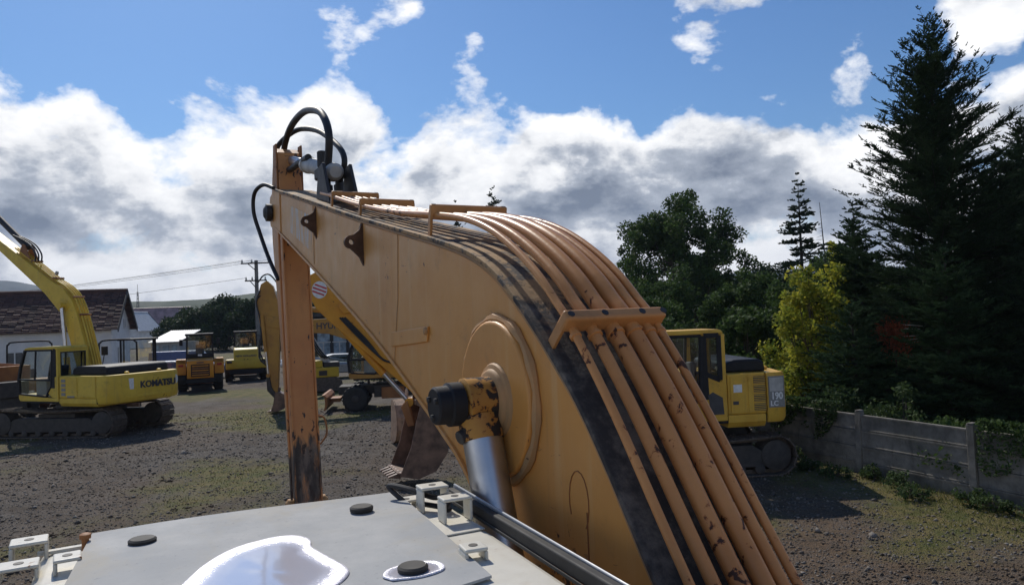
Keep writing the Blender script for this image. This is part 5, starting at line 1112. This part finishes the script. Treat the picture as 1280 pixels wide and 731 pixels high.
# ================================================================== VEGETATION
def fast_mesh(name, V, F, mat, parent=None, smooth=False):
    """V (n,3) float array, F (m,k) int array with k = 3 or 4"""
    me = bpy.data.meshes.new(name); n, m, k = len(V), len(F), F.shape[1]
    me.vertices.add(n); me.vertices.foreach_set('co', np.asarray(V, np.float32).ravel())
    me.loops.add(m * k); me.loops.foreach_set('vertex_index', np.asarray(F, np.int32).ravel())
    me.polygons.add(m); me.polygons.foreach_set('loop_start', np.arange(0, m * k, k, dtype=np.int32))
    if smooth: me.polygons.foreach_set('use_smooth', np.ones(m, bool))
    me.update(calc_edges=True); me.materials.append(MATS[mat])
    o = bpy.data.objects.new(name, me); COL.objects.link(o)
    if parent: o.parent = parent
    return o
def unit(a): return a / np.maximum(np.linalg.norm(a, axis=1, keepdims=True), 1e-6)
def sprigs(P, D, L, Wd, rng):
    """needle twigs: two crossed pointed blades along D"""
    n = len(P); D = unit(D); r = unit(np.cross(D, np.tile([0, 0, 1.0], (n, 1)) + rng.normal(0, .15, (n, 3)))); u = np.cross(r, D)
    L = L[:, None]; Wd = Wd[:, None]; tip = P + D * L; mid = P + D * L * .42
    V = np.stack([P, mid + r * Wd, tip, mid - r * Wd, P, mid + u * Wd * .8, tip, mid - u * Wd * .8], 1).reshape(-1, 3)
    b = np.arange(n)[:, None] * 8; F = np.concatenate([b + [0, 1, 2, 3], b + [4, 5, 6, 7]], 1).reshape(-1, 4)
    return V, F
def spruce(name, label, loc, h, r, seed, mat='spruce_needles', whorls=34, per=6, twigs=1.0, zb=.06, up=.55, droop=.25, sub=4, group=None, wid=.022, power=.85, tl=.30, irregular=.22, jit=.12):
    rng = np.random.default_rng(seed); root = empty(name, loc); tag(root, label, 'tree', group)
    tr = MB(); tr.tube([(0, 0, -.1), (rng.normal(0, .03), rng.normal(0, .03), h * .5), (0, 0, h * .97)], [h * .014 + .04, h * .008 + .02, .012], 8); obj('trunk', tr, 'dark_bark', root, sharp=80)
    P, D, L, Wd = [], [], [], []; wood = MB()
    for k in range(whorls):
        t = zb + (1 - zb) * (k / whorls) ** .92; z = h * t
        n = max(3, int(per * (1 if t < .85 else .7) + rng.integers(-1, 2)))
        a0 = rng.uniform(0, 6.28)
        for q in range(n):
            az = a0 + 6.283 * q / n + rng.normal(0, .3)
            ln = r * (1 - t) ** power * rng.uniform(1 - irregular * 1.4, 1 + irregular) + .10 * h * .04 + .12
            el0 = (-droop + (up + droop) * t ** 1.1) + rng.normal(0, jit); hd = np.array([math.cos(az), math.sin(az), 0])
            s = np.linspace(0, 1, 7); curve = np.stack([hd[0] * ln * s, hd[1] * ln * s, ln * (np.tan(el0) * s + (.10 - .35 * (1 - t)) * s * s * .5 + .30 * (1 - t) * s ** 3 * .6)], 1) + [0, 0, z + rng.uniform(-1.1, 1.1) * h / whorls]
            if ln > .25: wood.tube([tuple(c) for c in curve[:6]], [max(.003, .010 * ln ** .6 * (1 - .85 * x)) for x in s[:6]], 3, False)
            nt = max(5, int(ln * 22 * twigs)); st = np.sort(rng.uniform(.06, 1, nt)); st[-1] = 1
            ip = np.clip(st * 6, 0, 5.999).astype(int); fr = (st * 6 - ip)[:, None]; base = curve[ip] * (1 - fr) + curve[ip + 1] * fr
            tg = unit(curve[ip + 1] - curve[ip]); sd = np.where(np.arange(nt) % 2 == 0, 1, -1)[:, None]
            lat = unit(np.cross(tg, np.tile([0, 0, 1.0], (nt, 1)))) * sd
            d = unit(tg * rng.uniform(.55, 1.0, (nt, 1)) + lat * rng.uniform(.4, 1.0, (nt, 1)) + rng.normal(0, .22, (nt, 3)) + [0, 0, .10 + .35 * t])
            d[-1] = tg[-1]; tlen = tl * (.45 + .75 * (1 - st)) * min(1, .35 + ln * .5) * rng.uniform(.7, 1.25, nt)
            for j in range(sub):
                fj = j / max(1, sub); pj = base + d * (tlen * fj)[:, None]
                dj = d if j == 0 else unit(d + unit(np.cross(d, np.tile([0, 0, 1.0], (nt, 1)))) * rng.choice([-1, 1], (nt, 1)) * .9 + rng.normal(0, .2, (nt, 3)))
                P.append(pj); D.append(dj); L.append(tlen * (1.0 if j == 0 else .55)); Wd.append(np.full(nt, wid) * rng.uniform(.8, 1.3, nt))
    V, F = sprigs(np.concatenate(P), np.concatenate(D), np.concatenate(L), np.concatenate(Wd), rng)
    fast_mesh('crown', V, F, mat, root)
    if wood.v: obj('limbs', wood, 'dark_bark', root, sharp=80)
    return root
def leaves(P, size, rng, flat=.0):
    n = len(P); a = unit(rng.normal(0, 1, (n, 3)) * [1, 1, 1 - flat]); b = unit(np.cross(a, rng.normal(0, 1, (n, 3)))); c = np.cross(a, b); s = (size * rng.uniform(.6, 1.35, n))[:, None]
    V = np.stack([P - a * s, P + b * s * .55 + c * s * .12, P + a * s, P - b * s * .55 + c * s * .12], 1).reshape(-1, 3)
    return V, np.arange(n * 4).reshape(-1, 4)
def broadleaf(name, label, loc, h, rx, seed, mat='mid_leaves', nclump=120, per=140, size=.09, trunk=.22, flat=.8, cat='tree', group=None, bark='bark', cl=.26, ry=None, squash=1.0):
    rng = np.random.default_rng(seed); root = empty(name, loc); tag(root, label, cat, group); ry = ry or rx
    zc, hz = h * (trunk + (1 - trunk) * .5), h * (1 - trunk) * .5
    c = unit(rng.normal(0, 1, (nclump, 3))) * (rng.uniform(.30, 1.0, (nclump, 1)) ** .55)
    lob = 1 + .22 * np.sin(c[:, 0] * 5 + seed) * np.cos(c[:, 2] * 4 + seed * 1.7) + .14 * np.sin(c[:, 1] * 9 + seed * .7)
    c = c * lob[:, None]
    taper = 1 - .25 * np.clip(c[:, 2], -1, 1) * squash
    C = np.stack([c[:, 0] * rx * taper, c[:, 1] * ry * taper, zc + c[:, 2] * hz * .94], 1); C[:, 2] = np.maximum(C[:, 2], h * .06)
    rad = cl * rx * rng.uniform(.55, 1.25, nclump)
    k = (per * (rad / rad.mean()) ** 1.6).astype(int) + 8
    idx = np.repeat(np.arange(nclump), k); n = len(idx)
    off = unit(rng.normal(0, 1, (n, 3))) * (rng.uniform(0, 1, (n, 1)) ** .45) * rad[idx][:, None] * [1, 1, flat]
    V, F = leaves(C[idx] + off, np.full(n, size), rng, .2); fast_mesh('crown', V, F, mat, root)
    m = MB(); tt = h * (trunk + .25); lean = rng.normal(0, .04 * h, 2)
    m.tube([(0, 0, -.1), (lean[0] * .3, lean[1] * .3, tt * .5), (lean[0], lean[1], tt), (lean[0] * 1.3, lean[1] * 1.3, h * .75)], [h * .022 + .03, h * .016 + .02, h * .010 + .01, .012], 9); obj('trunk', m, bark, root, sharp=80)
    m = MB()
    for i in rng.choice(nclump, min(nclump, 46), replace=False):
        p = C[i]; s = np.array([lean[0] * .7, lean[1] * .7, min(tt * rng.uniform(.5, 1.35), max(.15 * h, p[2] * .8))]); md = (s + p) / 2 + [0, 0, -.06 * h] + rng.normal(0, .03 * h, 3)
        m.tube([tuple(s), tuple(md), tuple(p)], [h * .006 + .008, h * .004 + .005, .004], 4, False)
    obj('limbs', m, bark, root, sharp=80); return root

spruce('spruce_tree', 'tall dark spruce with upswept spiky branches behind the concrete fence', (11.05, 19, 0), 10.62, 3.3, 11, whorls=58, per=8, twigs=1.1, up=.90, droop=.15, sub=6, wid=.014, power=.86, tl=.36, irregular=.34, jit=.19)
SP = [((9.9, 21.3, 0), 5.8, 2.0, 'dark green spruce with layered branches beside the yellow-leaved bush', 21, 'fir_needles'),
      ((9.75, 16.6, 0), 4.5, 1.9, 'young spruce with pale new tips in front of the tall dark spruce', 22, 'fir_needles'),
      ((13.9, 20.8, 0), 7.4, 2.9, 'dense spruce leaning its branches into the tall dark spruce', 23, 'spruce_needles'),
      ((11.9, 15.6, 0), 5.9, 2.3, 'broad dark spruce close behind the last fence panels', 24, 'spruce_needles'),
      ((16.2, 23.0, 0), 9.0, 3.0, 'dark spruce standing deep in the row behind the fence', 25, 'spruce_needles'),
      ((10.6, 13.2, 0), 3.6, 1.7, 'low bushy fir overhanging the end of the fence', 26, 'fir_needles'),
      ((8.05, 17.6, 0), 3.4, 1.5, 'low fir filling the gap behind the middle fence post', 27, 'fir_needles')]
for (loc, h, r_, lab, sd, mt) in SP:
    spruce('spruce_tree', lab, loc, h, r_, sd, mt, whorls=int(h * 6), per=8, twigs=1.15, up=.5, droop=.22, sub=5, wid=.018, zb=.03, power=.75)
spruce('spruce_tree', 'slender spruce with drooping tiered boughs rising over the far trees', (19.7, 50, 0), 12.2, 2.5, 31, whorls=24, per=6, twigs=.55, up=.15, droop=.42, sub=4, wid=.055, tl=.55, irregular=.30)
spruce('spruce_tree', 'ragged narrow conifer next to the bare snag', (19.6, 42, 0), 9.6, 2.0, 32, whorls=24, per=5, twigs=.5, up=.3, droop=.2, sub=4, wid=.045, tl=.5, irregular=.4)
spruce('spruce_tree', 'distant conifer whose tip shows above the boom pipes', (-1.35, 60, 0), 13.7, 2.7, 33, whorls=26, per=6, twigs=.5, up=.5, droop=.1, sub=3, wid=.06, tl=.5, irregular=.35)
spruce('spruce_tree', 'thin distant conifer just breaking the line of the boom top', (-5.0, 70, 0), 14.3, 2.0, 34, whorls=22, per=5, twigs=.4, up=.5, droop=.1, sub=3, wid=.06, tl=.5, irregular=.4)
# bare snag
sn = empty('dead_tree', (20.6, 48, 0)); tag(sn, 'thin bare dead snag between two conifers', 'tree')
m = MB(); m.tube([(0, 0, 0), (-.1, 0, 5), (-.35, 0, 10.1)], [.10, .06, .015], 6); obj('trunk', m, 'dark_bark', sn, sharp=80); m = MB()
for k in range(26):
    z = 3 + k * .26; a = rnd.uniform(0, 6.28); l = .3 + (10.5 - z) * .09; m.tube([(-.35 * z / 10, 0, z), (-.35 * z / 10 + math.cos(a) * l, math.sin(a) * l, z - .05 + rnd.uniform(-.1, .1))], [.016, .006], 3, False)
obj('limbs', m, 'dark_bark', sn, sharp=80)
# dead reddish bough in the firs
db = empty('dead_bough', (8.85, 17.3, 0)); tag(db, 'rust-red dead bough of a sapling among the dark firs', 'bough')
m = MB(); m.tube([(0, 0, 0), (.05, 0, 1.6), (.02, -.05, 2.95)], [.03, .02, .006], 5); obj('stem', m, 'dark_bark', db, sharp=80)
rng = np.random.default_rng(3); Pp = np.concatenate([rng.normal(0, 1, (420, 3)) * [.20, .16, .20] + [.0, -.25, 2.62], rng.normal(0, 1, (160, 3)) * [.16, .12, .10] + [-.18, -.25, 2.84]])
V, F = sprigs(Pp, rng.normal(0, 1, Pp.shape) + [-.4, 0, -.2], np.full(len(Pp), .11), np.full(len(Pp), .012), rng); fast_mesh('dead_needles', V, F, 'dead_needles', db)
m = MB()
for k in range(6): m.tube([(.1, -.3, 2.5 + k * .09), (.38 + .06 * (k % 3), -.38, 2.56 + k * .07)], [.008, .004], 4)
obj('bare_twig', m, 'hub_white', db)

broadleaf('broadleaf_tree', 'large rounded leafy tree standing alone against the clouds', (12.6, 55, 0), 12.1, 5.0, 41, 'oak_leaves', 170, 230, .13, .16, .8, cl=.19)
broadleaf('yellow_bush', 'tall bush with bright yellow-green leaves among dark firs', (8.55, 20.9, 0), 4.75, 1.15, 42, 'yellow_leaves', 95, 130, .060, .08, .9, 'bush', cl=.30)
broadleaf('yellow_bush', 'small yellow-green bush peeping over a fir', (11.0, 25.0, 0), 5.6, .8, 43, 'yellow_leaves', 40, 90, .07, .3, .9, 'bush', cl=.32)
MT_ = [((9.6, 32, 0), 5.2, 1.5, 'slim leafy tree rising behind the excavator cab beside the fence'), ((12.2, 36, 0), 5.3, 1.6, 'leafy tree with open crown left of the yellow bush'), ((7.6, 40, 0), 5.6, 2.3, 'olive green tree in front of the large rounded tree'),
       ((6.2, 33, 0), 4.0, 1.7, 'low bushy tree close behind the excavator cab roof'), ((10.6, 27.5, 0), 4.2, 1.5, 'bushy tree between the excavator hood and the yellow bush'), ((14.6, 33, 0), 5.8, 1.8, 'leafy tree below the slender spruce'),
       ((8.1, 25.5, 0), 3.3, 1.4, 'rounded shrub-like tree directly behind the excavator hood'), ((16.8, 38, 0), 6.0, 2.2, 'broad leafy tree at the foot of the bare snag'), ((12.6, 24.0, 0), 4.6, 1.6, 'green leafy tree hemmed in between spruces'), ((5.4, 27.5, 0), 3.0, 1.5, 'low round tree half hidden by the excavator cab')]
for i, (loc, h, r_, lab) in enumerate(MT_):
    broadleaf('broadleaf_tree', lab, loc, h, r_, 50 + i, 'mid_leaves', 80, 130, .085, .10, .85, cl=.28)
for i in range(13):                                             # tree line closing the view behind
    x = 14 + i * 4.6 + rnd.uniform(-1, 1); y = 66 + rnd.uniform(-5, 8)
    broadleaf('broadleaf_tree', 'dark leafy tree in the row closing the far side of the yard', (x, y, 0), rnd.uniform(6.0, 8.2), rnd.uniform(2.6, 3.4), 80 + i, 'far_leaves', 70, 110, .16, .06, .85, cl=.30, group='trees closing the far side')
for i, (x, y, h, r_) in enumerate([(-51.5, 116, 6.0, 4.0), (-47, 111, 6.8, 4.2), (-42.5, 109, 7.8, 4.6), (-38.2, 108, 7.5, 4.4), (-33.5, 106, 7.2, 4.2), (-29, 104, 7.4, 4.2), (-24, 100, 8.0, 4), (-18, 96, 8.0, 4), (-12, 92, 8, 4), (-5, 84, 8, 4), (2, 80, 8, 4)]):
    broadleaf('broadleaf_tree', 'dark green tree of the wood beyond the wheel loaders', (x, y, 0), h, r_, 110 + i, 'far_leaves', 90, 170, .20, .05, .85, cl=.26, group='trees of the wood beyond the loaders')
broadleaf('shrub', 'green shrub beside the silver hatchback', (-8.2, 41.5, 0), 2.7, 1.0, 140, 'shrub_leaves', 40, 90, .06, .05, .9, 'shrub', cl=.34)
broadleaf('shrub', 'green shrub by the wheeled excavator', (-6.9, 39.0, 0), 2.2, .9, 141, 'shrub_leaves', 40, 90, .06, .05, .9, 'shrub', cl=.34)
# shrubs and ivy tumbling over the fence
for k in range(12):
    t = -4.6 + k * .95; p = WALL_A + WD * (t * LB * .62) + Vector((-WD.y, WD.x)) * _sgn * -(.75 + .15 * (k % 3))
    broadleaf('shrub', 'leafy green shrub growing over the top of the concrete fence', (p.x, p.y, 0), 1.55 + .35 * math.sin(k * 1.7), .75, 150 + k, 'shrub_leaves' if k % 3 else 'mid_leaves', 34, 90, .045, .03, .9, 'shrub', cl=.36, group='shrubs behind the fence')

# ivy hanging over the fence, weeds at its foot
NY = Vector((-WD.y, WD.x)) * _sgn                              # unit vector from the fence into the yard
for k, (ta, tb, drop) in enumerate(((-1.6, -.55, .75), (-.45, -.2, .9), (1.05, 2.2, .95))):
    rg = np.random.default_rng(300 + k); n = int(2600 * (tb - ta)) + 300
    u = rg.uniform(ta, tb, n) * LB; lo = drop * (.35 + .65 * np.abs(np.sin(u * 2.1 + k)) ) ; z = 1.42 - lo * rg.uniform(0, 1, n) ** 1.6; d = rg.uniform(.04, .13, n) * np.where(z > 1.28, rg.choice([-1, 1], n), 1)
    P = np.stack([WALL_A.x + WD.x * u + NY.x * d, WALL_A.y + WD.y * u + NY.y * d, z], 1)
    V, F = leaves(P, np.full(n, .032), rg, .3); o = fast_mesh('ivy', V, F, 'shrub_leaves' if k % 2 else 'mid_leaves'); tag(o, 'leafy green creeper hanging over the top of the concrete fence', 'ivy', 'creepers on the fence')
for k in range(14):
    u = -1.4 + k * .27 + .1 * math.sin(k * 3.1); p = WALL_A + WD * (u * LB) + NY * (.28 + .22 * (k % 3) + .1 * math.sin(k * 5))
    broadleaf('weed', 'low leafy weed at the foot of the concrete fence', (p.x, p.y, 0), .22 + .12 * (k % 4) / 3, .20 + .06 * (k % 3), 330 + k, 'shrub_leaves', 12, 26, .032, .02, .8, 'weed', group='weeds along the fence', cl=.5)

# ================================================================== GRAVEL, GRASS
rng = np.random.default_rng(5)
def scatter(n, y0, y1, power=1.0):
    u = rng.uniform(0, 1, n); y = y0 * (y1 / y0) ** u; x = y * rng.uniform(-.76, .74, n); return x, y
nst = 95000; x, y = scatter(nst, 6.0, 30)
ok = np.array([yard_dist(a, b) > .05 for a, b in zip(x, y)]); x, y = x[ok], y[ok]
gm = np.array([grass_mask(a, b) for a, b in zip(x, y)]); ok = rng.uniform(0, 1, len(x)) > gm * 1.1 - .2; x, y = x[ok], y[ok]
z = np.array([ground_z(a, b) for a, b in zip(x, y)]); n = len(x)
s = rng.lognormal(math.log(.0135), .48, n) * (1 + np.clip(y - 12, 0, 20) * .03)
oc = np.array([(1, 0, 0), (-1, 0, 0), (0, 1, 0), (0, -1, 0), (0, 0, 1), (0, 0, -1)], float)
a = rng.uniform(0, 6.28, n); ca, sa = np.cos(a), np.sin(a)
B = oc[None] * rng.uniform(.6, 1.4, (n, 6, 1)) + rng.normal(0, .18, (n, 6, 3)); B *= np.stack([np.ones(n), rng.uniform(.6, 1, n), rng.uniform(.4, .8, n)], 1)[:, None]
Vx = B[..., 0] * ca[:, None] - B[..., 1] * sa[:, None]; Vy = B[..., 0] * sa[:, None] + B[..., 1] * ca[:, None]
V = np.stack([Vx, Vy, B[..., 2]], -1) * s[:, None, None] + np.stack([x, y, z + s * .25], 1)[:, None]
of = np.array([(0, 2, 4), (2, 1, 4), (1, 3, 4), (3, 0, 4), (2, 0, 5), (1, 2, 5), (3, 1, 5), (0, 3, 5)])
g = fast_mesh('gravel', V.reshape(-1, 3), (np.arange(n)[:, None, None] * 6 + of[None]).reshape(-1, 3), 'gravel_stone'); tag(g, 'loose crushed stone strewn over the yard', 'gravel', kind='stuff')
x, y = scatter(420000, 6.0, 34)
gm = np.array([grass_mask(a, b) for a, b in zip(x, y)]); ok = (rng.uniform(.34, .95, len(x)) < gm); x, y, gm = x[ok], y[ok], gm[ok]
ok = np.array([yard_dist(a, b) > -.4 for a, b in zip(x, y)]); x, y, gm = x[ok], y[ok], gm[ok]
z = np.array([ground_z(a, b) for a, b in zip(x, y)]); n = len(x); yd = np.array([yard_dist(a, b) for a, b in zip(x, y)])
hh = rng.uniform(.02, .065, n) * (1 + 1.6 * np.clip(1 - yd / .8, 0, 1)); a = rng.uniform(0, 6.28, n); w = .005 * (1 + np.clip(y - 10, 0, 20) * .05)
b0 = np.stack([x, y, z - .005], 1); sd = np.stack([np.cos(a), np.sin(a), 0 * a], 1) * w[:, None]; ln = np.stack([rng.normal(0, .5, n) * hh, rng.normal(0, .5, n) * hh, hh], 1)
g = fast_mesh('grass', np.stack([b0 - sd, b0 + sd, b0 + ln], 1).reshape(-1, 3), np.arange(n * 3).reshape(-1, 3), 'grass_blades'); tag(g, 'short worn grass growing through the gravel', 'grass', kind='stuff')

# ================================================================== HAZE
hz = MB(); hz.box(-3200, 3200, -300, 2900, -4, 205); ho = obj('haze', hz, None); tag(ho, 'thin bluish summer haze filling the valley', kind='stuff')
hm = bpy.data.materials.new('haze_air'); hm.use_nodes = True; hn = hm.node_tree.nodes; hn.remove(hn['Principled BSDF'])
pv = hn.new('ShaderNodeVolumePrincipled'); pv.inputs['Color'].default_value = (.62, .76, 1.0, 1); pv.inputs['Density'].default_value = .00018; pv.inputs['Anisotropy'].default_value = .0
hm.node_tree.links.new(pv.outputs[0], hn['Material Output'].inputs['Volume']); ho.data.materials.append(hm); ho.display_type = 'WIRE'
